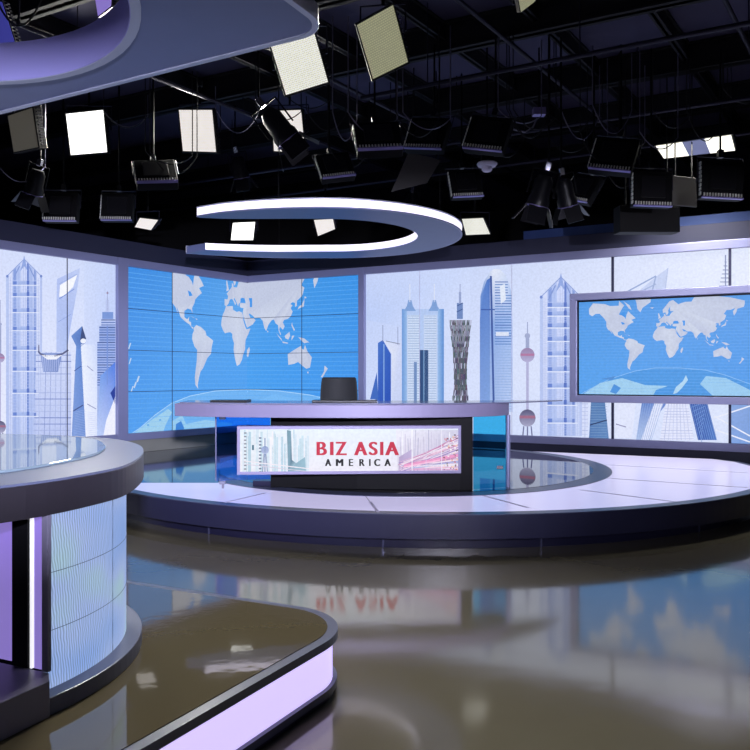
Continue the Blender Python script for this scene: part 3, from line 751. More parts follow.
# ------------------------------------------------------------------ long anchor desk
def build_desk():
    root = empty('anchor_desk', (-.2, 8.6, ZP), 'long curved anchor desk with lavender edge and lit lettered front sign', 'desk')
    front = [(-2.25, 8.42), (-1.75, 8.2), (-1.0, 8.05), (-.25, 8.0), (.5, 8.06), (1.05, 8.22), (1.38, 8.42), (1.55, 8.68)]
    back = [(1.5, 8.98), (.6, 8.9), (-.6, 8.86), (-1.6, 8.95), (-2.3, 9.1)]
    fr = smooth_path(front, 6, False)
    obj('desk_top', prism(BM(), fr+back, 1.19, 1.33), M['topfascia'], root, bevel=.006)
    gl = smooth_path([(-2.2, 8.46), (-1.7, 8.25), (-1.0, 8.1), (-.25, 8.05), (.5, 8.11), (1.05, 8.25), (1.5, 8.45), (2.0, 8.85), (2.3, 9.2)], 6, False)+[(1.9, 9.15), (1.4, 9.0), (.6, 8.94), (-.6, 8.9), (-1.6, 8.98), (-2.25, 9.05)]
    obj('glass_top', prism(BM(), gl, 1.331, 1.345), M['desktop'], root)
    body = [(-1.2, 8.62), (-.2, 8.46), (.95, 8.36), (1.09, 8.37), (1.12, 8.8), (-1.2, 8.84)]
    obj('desk_body', prism(BM(), body, ZP+.001, 1.19), M['black'], root, bevel=.005)
    obj('desk_plinth', prism(BM(), [(-1.42, 8.72), (-.2, 8.5), (-.2, 8.8), (-1.42, 8.86)], ZP+.001, .42), M['toe'], root)
    # sign box
    a, b = Vector((-1.50, 8.14)), Vector((.95, 8.26)); d = (b-a).normalized(); n = Vector((d.y, -d.x))
    za, zb = .565, 1.095; R = Matrix.Rotation(math.atan2(d.y, d.x), 3, 'Z'); L = (b-a).length; c = (a+b)/2
    sign = obj('sign_panel', box(BM(), (*(c-n*.06), (za+zb)/2), (L, .12, zb-za), R), M['topfascia'], root, bevel=.006)
    p = Picture((*(a+n*.002), 0), (d.x, d.y, 0))
    m_ = .035
    X0, X1, Y0, Y1 = 241.5, 458, 430, 473
    p.raw([(m_, za+m_), (L-m_, za+m_), (L-m_, zb-m_), (m_, zb-m_)], [s2l(c_) for c_ in ((236, 236, 244), (232, 226, 240), (224, 232, 246), (226, 238, 246))], 1)
    p.bounds = [(1, 0, -m_), (-1, 0, L-m_), (0, 1, -za-m_), (0, -1, zb-m_)]
    rr = random.Random(11)
    for k in range(60):
        x = 242+rr.random()*66; w = rr.uniform(.5, 2.4); t = rr.uniform(428, 446)
        p.rect(x, t, x+w, 475, rr.choice([(196, 220, 232), (226, 234, 244), (178, 208, 224), (210, 226, 238), (240, 240, 248)]), 2)
    for k in range(11): p.line(244, 433+k*3.6, 246.5, 433+k*3.6, 1.2, (120, 126, 140), 3); p.line(259, 438+k*3.4, 261.5, 438+k*3.4, 1.6, (108, 124, 150), 3)
    p.poly([(287, 430), (291, 431), (292, 460), (296, 463), (305, 457), (306, 474), (288, 474)], [(96, 140, 156), (110, 150, 166), (70, 110, 130), (150, 184, 200), (140, 180, 196), (150, 188, 206), (130, 166, 184)], 4)
    p.disc(265, 450, 3.8, 4, (140, 160, 204), 4, col2=(178, 190, 222)); p.line(265, 438, 265, 474, 1.1, (120, 144, 184), 4)
    for dx in (-2.5, 2.5): p.line(265+dx*.4, 454, 265+dx, 474, .9, (120, 140, 176), 4)
    p.line(244, 461, 312, 469, 1, (238, 232, 240), 5); p.line(244, 464, 312, 472, .7, (214, 206, 222), 5)
    p.rect(252, 445, 254, 450, (60, 110, 130), 4)
    p.poly([(396, 430), (458, 430), (458, 474), (398, 474)], [(232, 232, 244), (206, 204, 226), (190, 176, 210), (212, 200, 224)], 2)
    for k in range(22):
        x = 400+k*2.6; p.line(x, 430+rr.random()*10, x+rr.uniform(-2, 2), 474, rr.uniform(.3, .9), rr.choice([(170, 168, 200), (240, 240, 250), (196, 190, 216)]), 3)
    for k in range(60):   # converging light trails on the right
        t = rr.random(); x0 = 398+rr.random()*8; y0 = 473-rr.random()*6
        c_ = rr.choice([(206, 150, 196), (226, 178, 210), (150, 130, 190), (236, 214, 232), (190, 120, 170), (170, 180, 220), (240, 228, 240)])
        p.line(x0, y0-6*rr.random(), 458, 434+t*36, rr.uniform(.4, 1.4), c_, 3+(k % 3))
    p.line(404, 466, 458, 455, 3, (232, 150, 196), 6); p.line(404, 467, 440, 460, 1.4, (246, 190, 220), 7)
    p.poly([(399, 457), (412, 449), (412, 474), (399, 474)], [(178, 160, 200), (188, 176, 214), (176, 140, 190), (196, 168, 206)], 4)
    p.line(412, 430, 412, 474, .8, (250, 250, 255), 8); p.line(441.5, 430, 441.5, 474, .6, (236, 232, 246), 8); p.line(426, 430, 426, 474, .4, (214, 214, 236), 8)
    for k in range(60):
        x = 442+rr.random()*15; y = 432+rr.random()*40; c_ = rr.choice([(120, 90, 60), (90, 60, 84), (210, 110, 120), (240, 200, 150), (250, 246, 240), (160, 120, 150)])
        p.rect(x, y, x+rr.uniform(.8, 2), y+rr.uniform(.6, 1.4), c_, 8)
    img = p.build('sign_image', sign)
    # lettering
    def letter(name, ch, px0, px1, py0, py1, m, off, fat):
        cu = bpy.data.curves.new(name, 'FONT'); cu.body = ch; cu.size = 1; cu.offset = off
        t = bpy.data.objects.new(name, cu); C.objects.link(t)
        dg = bpy.context.evaluated_depsgraph_get(); me = bpy.data.meshes.new_from_object(t.evaluated_get(dg))
        bpy.data.objects.remove(t)
        xs = [v.co.x for v in me.vertices]; ys = [v.co.y for v in me.vertices]
        u0, z1 = p.uv(px0, py0); u1, z0 = p.uv(px1, py1); th = (u1-u0)*fat
        bm = BM()
        for k, sh in enumerate((0, .5, 1, 1.5, 2) if fat else (0,)):      # strokes laid side by side make the bold weight
            src = BM(); src.from_mesh(me)
            for v in src.verts:
                u = u0+(v.co.x-min(xs))/max(1e-6, max(xs)-min(xs))*(u1-u0-th)+th*sh/2; z = z0+(v.co.y-min(ys))/(max(ys)-min(ys))*(z1-z0)
                v.co = Vector((*(a+n*(.0145+.0006*k)), 0))+Vector((d.x*u, d.y*u, z))
            tmp = bpy.data.meshes.new('stroke'); src.to_mesh(tmp); src.free(); bm.from_mesh(tmp); bpy.data.meshes.remove(tmp)
        bmesh.ops.solidify(bm, geom=bm.faces[:], thickness=.004)
        return obj(name, bm, m, sign)
    for ch, x0, x1 in (('B', 316.5, 327), ('I', 330, 333.6), ('Z', 335.4, 346.8), ('A', 354, 367.4), ('S', 368.7, 377.6), ('I', 380, 383.4), ('A', 385, 399)):
        letter('red_letter', ch, x0, x1, 441.8, 455, M['red'], .0, .15 if ch != 'I' else 0)
    for ch, x0, x1 in (('A', 325, 331.3), ('M', 335.8, 343.4), ('E', 348.8, 353.2), ('R', 359.2, 364.8), ('I', 369, 370.6), ('C', 374, 380.2), ('A', 384.3, 390.8)):
        letter('black_letter', ch, x0, x1, 459, 465.8, M['ink'], .0, .17 if ch != 'I' else 0)
    # side glass screens and posts
    def pane(name, a_, b_, z0, z1, m, th=.012):
        dd = (b_-a_).normalized(); cc = (a_+b_)/2; RR = Matrix.Rotation(math.atan2(dd.y, dd.x), 3, 'Z')
        return obj(name, box(BM(), (cc.x, cc.y, (z0+z1)/2), ((b_-a_).length, th, z1-z0), RR), m, root)
    g = pane('glass_panel', Vector((-1.80, 8.52)), Vector((-1.21, 8.66)), .45, 1.189, M['blueglass']); g['label'] = 'blue glass side panel'
    pane('glass_edge', Vector((-1.815, 8.515)), Vector((-1.80, 8.52)), .45, 1.189, M['frame_dark'], .01)
    g = pane('glass_panel', Vector((1.11, 8.45)), Vector((1.50, 8.60)), ZP+.002, 1.189, M['cyanglass']); g['label'] = 'cyan glass side panel'
    obj('post', tube(BM(), [(1.53, 8.62, ZP+.001), (1.53, 8.62, 1.19)], .026, 12), M['frame'], root, smooth=True)
    for (x, y, z) in ((-1.73, 8.52, .43), (-1.73, 8.52, 1.165), (1.42, 8.54, .6)):
        obj('glass_clamp', box(BM(), (x, y, z), (.07, .05, .04)), M['chrome'], root, bevel=.004)
    obj('foot_bracket', tube(BM(), [(-1.73, 8.53, ZP+.001), (-1.73, 8.53, .43)], .014, 8), M['chrome'], root)
    return root
build_desk()

def build_screens_on_desk():
    for (px0, px1, Y, lab) in ((213, 249, 8.6, 'thin dark monitor lying flat on the left of the anchor desk'), (313, 377, 8.55, 'thin dark monitor lying flat before the black chair')):
        x0, x1 = (px0-375)/F*Y, (px1-375)/F*Y
        t = empty('flat_monitor', ((x0+x1)/2, Y, 1.346), lab, 'monitor')
        obj('monitor_case', box(BM(), ((x0+x1)/2, Y, 1.356), (x1-x0, .34, .02)), M['blackmetal'], t, bevel=.004)
        obj('monitor_glass', box(BM(), ((x0+x1)/2, Y, 1.3675), (x1-x0-.03, .30, .003)), M['disc'], t)
build_screens_on_desk()

def build_chair():
    cx, cy = -.48, 9.75
    t = empty('office_chair', (cx, cy, ZP), 'black high-backed office chair behind the anchor desk', 'chair')
    bm = BM(); w = .25
    N = 10; rows = []
    for i in range(N+1):     # cushioned curved backrest
        z = .95+.67*i/N; row = []
        ww = w*(.92+.08*math.sin(PI*i/N)) if i < N else w*.9
        for j in range(9):
            s = -1+j/4; row.append((cx+ww*s, cy+.22-.05*(1-s*s)*-1-.05*s*s+(i/N)*.06, z))
        rows.append(row)
    vf = [[bm.verts.new(p) for p in r] for r in rows]
    vb = [[bm.verts.new((p[0], p[1]+.07, p[2])) for p in r] for r in rows]
    for i in range(N):
        for j in range(8):
            bm.faces.new((vf[i][j], vf[i][j+1], vf[i+1][j+1], vf[i+1][j])); bm.faces.new((vb[i][j], vb[i+1][j], vb[i+1][j+1], vb[i][j+1]))
        bm.faces.new((vf[i][0], vf[i+1][0], vb[i+1][0], vb[i][0])); bm.faces.new((vf[i][8], vb[i][8], vb[i+1][8], vf[i+1][8]))
    for j in range(8):
        bm.faces.new((vf[0][j], vb[0][j], vb[0][j+1], vf[0][j+1])); bm.faces.new((vf[N][j], vf[N][j+1], vb[N][j+1], vb[N][j]))
    obj('backrest', bm, M['fabric'], t, smooth=True, bevel=.02)
    seat = fillet([(cx-.25, cy-.24), (cx+.25, cy-.24), (cx+.24, cy+.24), (cx-.24, cy+.24)], [.08]*4, 6)
    obj('seat', prism(BM(), seat, .80, .89), M['fabric'], t, bevel=.02)
    obj('back_support', tube(BM(), [(cx, cy+.1, .79), (cx, cy+.3, .84), (cx, cy+.36, .97), (cx, cy+.36, 1.25)], .02), M['blackmetal'], t, smooth=True)
    for s in (-1, 1): obj('armrest', tube(BM(), [(cx+s*.2, cy, .81), (cx+s*.3, cy, .84), (cx+s*.3, cy, 1.04), (cx+s*.3, cy+.12, 1.06), (cx+s*.3, cy-.16, 1.06)], .018), M['blackmetal'], t, smooth=True)
    obj('gas_column', tube(BM(), [(cx, cy, .45), (cx, cy, .8)], .03, 12), M['chrome'], t, smooth=True)
    for k in range(5):
        a = k*2*PI/5; x, y = cx+.28*math.cos(a), cy+.28*math.sin(a)
        lg = obj('base_leg', tube(BM(), [(cx, cy, .47), (x, y, .42)], [.03, .018]), M['blackmetal'], t)
        obj('caster', tube(BM(), [(x-.02*math.sin(a), y+.02*math.cos(a), .389), (x+.02*math.sin(a), y-.02*math.cos(a), .389)], .029, 12), M['black'], lg)
build_chair()

# ------------------------------------------------------------------ framed map screen before the right wall
def build_tv():
    off = .45; n = Vector((RW.y, -RW.x)); p0 = rwall(570)+n*off; p0 = Vector((*p0, 0)); N3 = Vector((n.x, n.y, 0))
    TL = on_plane(570, 294, p0, N3); BL = on_plane(570, 402, p0, N3)
    z1, z0 = TL.z, BL.z
    u = Vector((RW.x, RW.y, 0)); org = Vector((TL.x, TL.y, 0))
    TLi = on_plane(577.5, 301, p0, N3); 
    W = (on_plane(775, 300, p0, N3)-org).dot(u)
    root = empty('framed_wall_screen', (org.x+u.x*W/2, org.y+u.y*W/2, .35), 'large map screen in a wide lavender metal frame before the right skyline', 'screen')
    R = Matrix.Rotation(math.atan2(RW.y, RW.x), 3, 'Z'); fb = .115
    def bar(name, s0, s1, za, zb, d0, d1, m, bev=.008, par=root):
        c = org+u*(s0+s1)/2+N3*(d0+d1)/2
        return obj(name, box(BM(), (c.x, c.y, (za+zb)/2), (s1-s0, abs(d1-d0), zb-za), R), m, par, bevel=bev)
    bar('screen_case', .01, W-.01, z0+.01, z1-.01, -.12, -.03, M['blackmetal'])
    bm = BM()
    for (s0, s1, za, zb) in ((0, W, z1-fb, z1), (0, W, z0, z0+fb), (0, fb, z0+fb, z1-fb), (W-fb, W, z0+fb, z1-fb)):
        c = org+u*(s0+s1)/2+N3*(-.03); box(bm, (c.x, c.y, (za+zb)/2), (s1-s0, .12, zb-za), R)
    obj('frame', bm, M['frame'], root, bevel=.006)
    p = Picture(org+N3*-.024, (RW.x, RW.y, 0))
    s0, s1, za, zb = fb+.03, W-fb-.03, z0+fb+.02, z1-fb-.03
    p.raw([(s0, za), (s1, za), (s1, zb), (s0, zb)], [s2l(c) for c in ((84, 160, 236), (78, 152, 232), (88, 154, 230), (80, 152, 228))], 0)
    p.bounds = [(1, 0, -s0), (-1, 0, s1), (0, 1, -za), (0, -1, zb)]
    # globe rising at the bottom
    P = [(574, 398), (590, 389), (610, 379), (635, 371), (655, 368), (680, 368), (705, 370), (725, 375), (750, 384), (775, 394), (775, 402), (574, 402)]
    p.poly(P, (74, 150, 224), 1)
    for i in range(9): p.line(*P[i], *P[i+1], .7, (138, 190, 244), 2)
    p.poly([(580, 396), (600, 383), (622, 378), (645, 385), (668, 386), (656, 390), (652, 398), (580, 398)], (160, 206, 238), 2)
    p.poly([(706, 376), (726, 378), (750, 390), (775, 400), (715, 398), (700, 384)], (154, 202, 238), 2)
    p.poly([(610, 392), (614, 384), (621, 388), (616, 394)], (76, 146, 220), 3); p.poly([(601, 379), (616, 376), (612, 380)], (80, 140, 210), 3)
    p.poly([(673, 394), (676, 387), (683, 381), (686, 375), (688, 380), (682, 388), (677, 393)], (176, 214, 242), 3)
    for k in range(30):
        z = za+.05*k; p.raw([(s0, z), (s1, z), (s1, z+.007), (s0, z+.007)], [s2l((104, 168, 236))]*4, 2)
    ua, zA = p.uv(668.4, 358); ub, zB = p.uv(629.5, 370); uc, _ = p.uv(732, 355.6)
    su = (uc-ub)/(153+70); sz = (zA-zB)/(merc(-35)-merc(-55))
    draw_map(p, ub+70*su, zA-merc(-35)*sz, su, sz)
    p.build('map_image', root)
    for s in (.9, W-.9): bar('floor_bracket', s-.04, s+.04, .50, z0+.06, -.42, -.36, M['frame_dark'], .004)
    for s in (.9, W-.9): bar('wall_arm', s-.04, s+.04, (z0+z1)/2-.04, (z0+z1)/2+.04, -.44, -.12, M['frame_dark'], .004)
    return root
def _strip():
    root = build_tv()
    for o in [c for c in root.children if c.name.startswith('floor_bracket')]: bpy.data.objects.remove(o)
_strip()

# ------------------------------------------------------------------ near riser (left foreground)
def build_riser():
    d1 = Vector((-1.13, .52)).normalized(); d2 = Vector((-.62, -1.13)).normalized()
    c = Vector((-.03, 4.13))
    P = [tuple(c), tuple(c+d2*4.2), tuple(c+d2*4.2+d1*4.6), tuple(c+d1*4.6)]
    out = fillet(P, [.42, .1, .1, .1], 16)
    root = empty('riser_platform', (-2, 3.2, 0), 'low foreground riser with brown gloss top and glowing white side', 'platform')
    obj('deck_top', prism(BM(), inset(out, .055), .30, .322), M['riser'], root)
    obj('top_trim', prism(BM(), out, .278, .319, [inset(out, .06)[::-1]]), M['rim'], root, bevel=.003)
    obj('riser_body', prism(BM(), inset(out, .06), .03, .30), M['black'], root)
    obj('lit_side', prism(BM(), inset(out, .028), .066, .278, [inset(out, .05)[::-1]]), M['lamp_white'], root)
    obj('base_trim', prism(BM(), inset(out, .004), .03, .066, [inset(out, .055)[::-1]]), M['rim'], root, bevel=.003)
    obj('toe_kick', prism(BM(), inset(out, .02), .0005, .03), M['toe'], root)
    return root
build_riser()
ZR = .322

def led_curve_mat():
    m = bpy.data.materials.new('rippled_led_image'); m.use_nodes = True
    nt = m.node_tree; b = nt.nodes['Principled BSDF']; b.inputs['Base Color'].default_value = (.05, .05, .06, 1); b.inputs['Roughness'].default_value = .4
    uv = nt.nodes.new('ShaderNodeUVMap')
    mp = nt.nodes.new('ShaderNodeMapping'); mp.inputs['Rotation'].default_value = (0, 0, -.12); mp.inputs['Scale'].default_value = (1, .55, 1)
    w = nt.nodes.new('ShaderNodeTexWave'); w.wave_type = 'BANDS'; w.bands_direction = 'X'; w.inputs['Scale'].default_value = 24; w.inputs['Distortion'].default_value = 4.0; w.inputs['Detail'].default_value = 1; w.inputs['Detail Scale'].default_value = .9
    n = nt.nodes.new('ShaderNodeTexNoise'); n.inputs['Scale'].default_value = 2.0; n.inputs['Detail'].default_value = 1
    ramp = nt.nodes.new('ShaderNodeValToRGB'); e = ramp.color_ramp.elements
    e[0].position = .3; e[0].color = (*s2l((128, 162, 222)), 1); e[1].position = .7; e[1].color = (*s2l((160, 196, 200)), 1)
    k = ramp.color_ramp.elements.new(.5); k.color = (*s2l((156, 178, 224)), 1)
    mr = nt.nodes.new('ShaderNodeMapRange'); mr.inputs['To Min'].default_value = .68; mr.inputs['To Max'].default_value = 1.28
    mx = nt.nodes.new('ShaderNodeMix'); mx.data_type = 'RGBA'; mx.blend_type = 'MULTIPLY'; mx.inputs[0].default_value = 1
    nt.links.new(uv.outputs[0], mp.inputs[0]); nt.links.new(mp.outputs[0], w.inputs[0]); nt.links.new(uv.outputs[0], n.inputs[0])
    nt.links.new(n.outputs['Fac'], ramp.inputs[0]); nt.links.new(w.outputs['Fac'], mr.inputs[0])
    nt.links.new(ramp.outputs[0], mx.inputs[6]); nt.links.new(mr.outputs[0], mx.inputs[7])
    nt.links.new(mx.outputs[2], b.inputs['Emission Color']); b.inputs['Emission Strength'].default_value = .9
    return m

def build_left_desk():
    root = empty('presenter_desk', (-2.2, 3.6, ZR), 'grey rounded presenter desk with curved display front in the left foreground', 'desk')
    out = smooth_path([(-2.65, 2.28), (-1.95, 2.42), (-1.41, 2.83), (-1.19, 3.28), (-1.17, 3.62), (-1.27, 4.12), (-1.46, 4.58), (-1.78, 4.97), (-2.34, 5.25), (-2.95, 5.35), (-3.55, 5.0), (-3.9, 4.2), (-3.7, 3.2), (-3.25, 2.55)], 6)
    obj('desk_top', prism(BM(), inset(out, .002), 1.222, 1.232), M['ldesk_top'], root)
    obj('desk_edge', prism(BM(), out, 1.09, 1.2215), M['ldesk_edge'], root, bevel=.004)
    gl = smooth_path([(-2.1, 2.72), (-1.62, 3.12), (-1.46, 3.6), (-1.46, 4.0), (-1.58, 4.38), (-1.83, 4.8), (-2.3, 5.08), (-2.95, 5.18), (-3.4, 4.85), (-3.65, 4.2), (-3.45, 3.3), (-2.9, 2.75)], 6)
    obj('glass_inset', prism(BM(), gl, 1.2325, 1.246), M['ldesk_glass'], root, bevel=.003)
    cx, cy = -2.15, 3.45
    # curved LED front
    a0, a1, R0 = -28, 130, .955; n = 60
    me = BM(); uvl = me.loops.layers.uv.new('UVMap'); z0, z1 = .392, 1.089
    pts = arc(cx, cy, R0, a0, a1, n); pin = arc(cx, cy, R0-.03, a0, a1, n)
    def quad(vs, uvs):
        f = me.faces.new([me.verts.new(v) for v in vs])
        for l, t in zip(f.loops, uvs): l[uvl].uv = t
    for i in range(n):
        p, q, pi_, qi = pts[i], pts[i+1], pin[i], pin[i+1]; u0, u1 = i/n*2.6, (i+1)/n*2.6
        quad([(*p, z0), (*q, z0), (*q, z1), (*p, z1)], [(u0, 0), (u1, 0), (u1, 1), (u0, 1)])
        quad([(*pi_, z0), (*qi, z0), (*qi, z1), (*pi_, z1)][::-1], [(0, 0)]*4)
        quad([(*p, z0), (*pi_, z0), (*qi, z0), (*q, z0)], [(0, 0)]*4); quad([(*p, z1), (*q, z1), (*qi, z1), (*pi_, z1)], [(0, 0)]*4)
    quad([(*pts[0], z0), (*pts[0], z1), (*pin[0], z1), (*pin[0], z0)], [(0, 0)]*4)
    bmesh.ops.remove_doubles(me, verts=me.verts[:], dist=1e-5)
    scr = obj('curved_display', me, led_curve_mat(), root, smooth=True)
    for k in (1, 2):     # cabinet joints of the display
        z = z0+(z1-z0)*k/3; obj('display_joint', tube(BM(), [(*p, z) for p in arc(cx, cy, R0+.001, a0, a1, 40)], .0012, 4), M['frame_dark'], scr)
    for a in (-2, 22): obj('display_joint', tube(BM(), [(*arc(cx, cy, R0+.001, a, a+1, 1)[0], z0), (*arc(cx, cy, R0+.001, a, a+1, 1)[0], z1)], .001, 4), M['frame_dark'], scr)
    core = arc(cx, cy, .92, -18, 180, 60)
    obj('desk_core', prism(BM(), core, .392, 1.0895), M['black'], root)
    pl = arc(cx, cy, 1.03, -34, 205, 70)+[(-2.9, 3.1)]
    obj('desk_plinth', prism(BM(), pl, ZR+.0005, .392), M['rim'], root, bevel=.004)
    # flat end wall left of the display: posts and violet lit panels
    W0 = Vector((-1.305, 2.985)); d = Vector((-.915, .40)).normalized(); nn = Vector((-d.y, d.x))*1; nn = nn if nn.y < 0 else -nn
    Rm = Matrix.Rotation(math.atan2(d.y, d.x), 3, 'Z')
    def bar(name, s0, s1, d0, d1, m, z0=.465, z1=1.0895):
        c = W0+d*(s0+s1)/2+nn*(d0+d1)/2
        return obj(name, box(BM(), (c.x, c.y, (z0+z1)/2), (s1-s0, abs(d1-d0), z1-z0), Rm), m, root, bevel=.002)
    bar('end_post', -.002, .03, -.02, .0, M['step'])
    bar('lit_panel', .031, .085, -.03, -.012, M['purple'])
    bar('light_strip', .089, .1, -.02, -.004, M['white_strip'])
    bar('black_column', .107, .195, -.05, .0, M['black'])
    bar('lit_panel', .197, 1.0, -.05, -.03, M['purple'])
    # step block below
    blk = [(-1.262, 2.91), (-1.30, 2.99), (-1.55, 3.10), (-2.3, 3.40), (-2.75, 2.4), (-1.75, 1.9)]
    obj('step_block', prism(BM(), blk, ZR+.0005, .463), M['step'], root, bevel=.004)
    return root
build_left_desk()

# ------------------------------------------------------------------ overhead halos
def hang(root, pts, z0, z1=6.4, r=.006, m=None):
    for p in pts: obj('hanging_cable', tube(BM(), [(p[0], p[1], z0), (p[0], p[1], z1)], r, 6), m or M['cable'], root)

def build_big_halo():
    P = [(-5.3, 6.55), (-.41, 4.0), (-.62, 2.9), (-1.2, 1.2), (-5.6, 1.6)]
    P = [(-5.4, 6.65), (-.25, 3.925), (-1.62, 1.43), (-6.0, 2.0)]
    out = fillet(P, [.3, .17, .4, .4], 14)
    hole = [(-2.4+1.24*math.cos(i*2*PI/72), 3.35+1.24*math.sin(i*2*PI/72)) for i in range(72)]
    big = [(-2.4+1.28*math.cos(i*2*PI/72), 3.35+1.28*math.sin(i*2*PI/72)) for i in range(72)]
    h2 = [(-2.4+1.265*math.cos(i*2*PI/72), 3.35+1.265*math.sin(i*2*PI/72)) for i in range(72)]
    root = empty('suspended_halo', (-2.2, 3.45, 3.45), 'large slate blue suspended canopy with round hole, upper left of the photo', 'ceiling canopy')
    obj('canopy_panel', prism(BM(), out, 3.46, 3.67, [big[::-1]]), M['halo'], root)
    obj('outer_lip', prism(BM(), inset(out, -.022), 3.452, 3.54, [inset(out, .012)[::-1]]), M['halo_lip'], root, bevel=.003)
    obj('inner_band', prism(BM(), h2, 3.45, 3.68, [hole[::-1]]), M['halo_in'], root, smooth=True)
    obj('hole_lip', prism(BM(), [(-2.4+1.295*math.cos(i*2*PI/72), 3.35+1.295*math.sin(i*2*PI/72)) for i in range(72)], 3.446, 3.458, [[(-2.4+1.245*math.cos(-i*2*PI/72), 3.35+1.245*math.sin(-i*2*PI/72)) for i in range(72)]]), M['halo_lip'], root)
    hang(root, [(-.7, 3.7), (-4.5, 5.9), (-4.8, 2.4), (-1.9, 1.7)], 3.66)
build_big_halo()

def build_small_halo():
    cx, cy = -.67, 10.9
    root = empty('suspended_halo', (cx, cy, 3.65), 'open oval halo ring with glowing white edges hanging above the anchor desk', 'ceiling ring')
    near_o = [(-2.24, 9.50), (-1.9, 9.28), (-1.5, 9.13), (-1.1, 9.04)]; far_o = [(-1.1, 12.80), (-1.7, 12.78), (-2.4, 12.62), (-3.1, 12.32)]
    near_i = [(-2.24, 9.53), (-1.95, 9.60), (-1.5, 9.61), (-1.05, 9.60)]; far_i = [(-1.05, 12.2), (-1.6, 12.22), (-2.2, 12.15), (-2.72, 12.02)]
    O = near_o+arc(cx, cy, 1.9, -90, 90, 40)+far_o; I = near_i+arc(cx, cy, 1.29, -90, 90, 40)+far_i
    O = smooth_path(O, 2, False); I = smooth_path(I, 2, False)
    z0, z1 = 3.65, 3.765
    obj('halo_panel', prism(BM(), O+I[::-1], z0, z1), M['halo'], root)
    def band(P, off, za, zb, name, m):
        V = [Vector(p) for p in P]; outs = []
        for i, v in enumerate(V):
            t = (V[min(len(V)-1, i+1)]-V[max(0, i-1)]).normalized(); outs.append(tuple(v+Vector((t.y, -t.x))*off))
        s = .0008 if off > 0 else -.0008
        ins = []
        for i, v in enumerate(V):
            t = (V[min(len(V)-1, i+1)]-V[max(0, i-1)]).normalized(); ins.append(tuple(v+Vector((t.y, -t.x))*s))
        return obj(name, prism(BM(), outs+ins[::-1], za, zb), m, root)
    band(O, .02, z0+.016, z1-.004, 'light_band', M['halo_light']); band(I, -.02, z0+.012, z1-.004, 'light_band', M['halo_light'])
    band(O, .028, z1-.003, z1+.012, 'top_lip', M['halo_lip']); band(O, .028, z0-.002, z0+.0155, 'bottom_lip', M['frame'])
    hang(root, [(-1.2, 9.3), (.9, 10.4), (.6, 12.0), (-1.6, 12.5)], z1, r=.005)
build_small_halo()

# ------------------------------------------------------------------ ceiling steel and lighting grid
UL = Vector((.5836, .812)); UR = Vector((.888, -.46)).normalized()
def long_bar(name, p, d, half, z0, z1, w, m, label, cat, group):
    R = Matrix.Rotation(math.atan2(d.y, d.x), 3, 'Z')
    pa, pb = p-d*half, p+d*half
    def lim(t0, t1):   # keep inside the room
        ts = [i/200 for i in range(201)]
        ok = [t for t in ts if abs((p+d*(t0+(t1-t0)*t)).x) < 12.6 and -6.6 < (p+d*(t0+(t1-t0)*t)).y < 20.6]
        return t0+(t1-t0)*min(ok), t0+(t1-t0)*max(ok)
    a, b = lim(-half, half); c = p+d*(a+b)/2
    bm = BM(); box(bm, (c.x, c.y, (z0+z1)/2), (b-a, w*.35, z1-z0), R)
    if w > .05:
        box(bm, (c.x, c.y, z0+.012), (b-a, w, .024), R); box(bm, (c.x, c.y, z1-.012), (b-a, w, .024), R)
    return tag(obj(name, bm, m), label, cat, group)
for Y in (6.4, 8.0, 9.98, 12.45, 14.6, 17.0):       # girders parallel to the right video wall
    p = Vector((1.25 if Y > 9 else 1.0, Y)); long_bar('ceiling_beam', p, UR, 14, 6.0, 6.395, .18, M['beam'], 'black steel girder running along the ceiling over the stage', 'beam', 'black ceiling girders')
for (x, y) in ((1.45, 8.7), (2.99, 8.7), (4.5, 8.7), (-.1, 8.7), (-1.7, 8.7), (-3.4, 8.7), (-5.2, 8.7), (6.2, 8.7)):
    long_bar('ceiling_joist', Vector((x, y)), UL, 16, 6.15, 6.395, .10, M['beam2'], 'thin dark joist crossing the ceiling girders', 'joist', 'dark ceiling joists')
def pipe(p, d, half, z, r=.028, lab='dark lighting pipe hung under the ceiling beams'):
    pts = [p+d*(-half+2*half*t/40) for t in range(41)]; pts = [q for q in pts if abs(q.x) < 12.5 and -6.5 < q.y < 20.5]
    t = empty('lighting_pipe', (*p, z), lab, 'pipe', 'lighting grid pipes')
    obj('pipe_tube', tube(BM(), [(*pts[0], z), (*pts[-1], z)], r, 10), M['pipe'], t, smooth=True)
    for k in range(3, len(pts)-1, 6): obj('hanger_rod', tube(BM(), [(*pts[k], z+r*.8), (*pts[k], 6.4)], .008, 6), M['pipe'], t)
ZG = 5.35
pipe(Vector((5.5, 7.07)), UR, 6.4, ZG)
for (x, y) in ((0, 6.5), (0, 12.6), (-1.5, 15.2)): pipe(Vector((x, y)), UR, 12, ZG)
for (x, y) in ((-4.0, 9.0), (-.9, 10.0), (2.2, 10.0), (4.4, 9.0)): pipe(Vector((x, y)), UL, 9.5, 5.75)

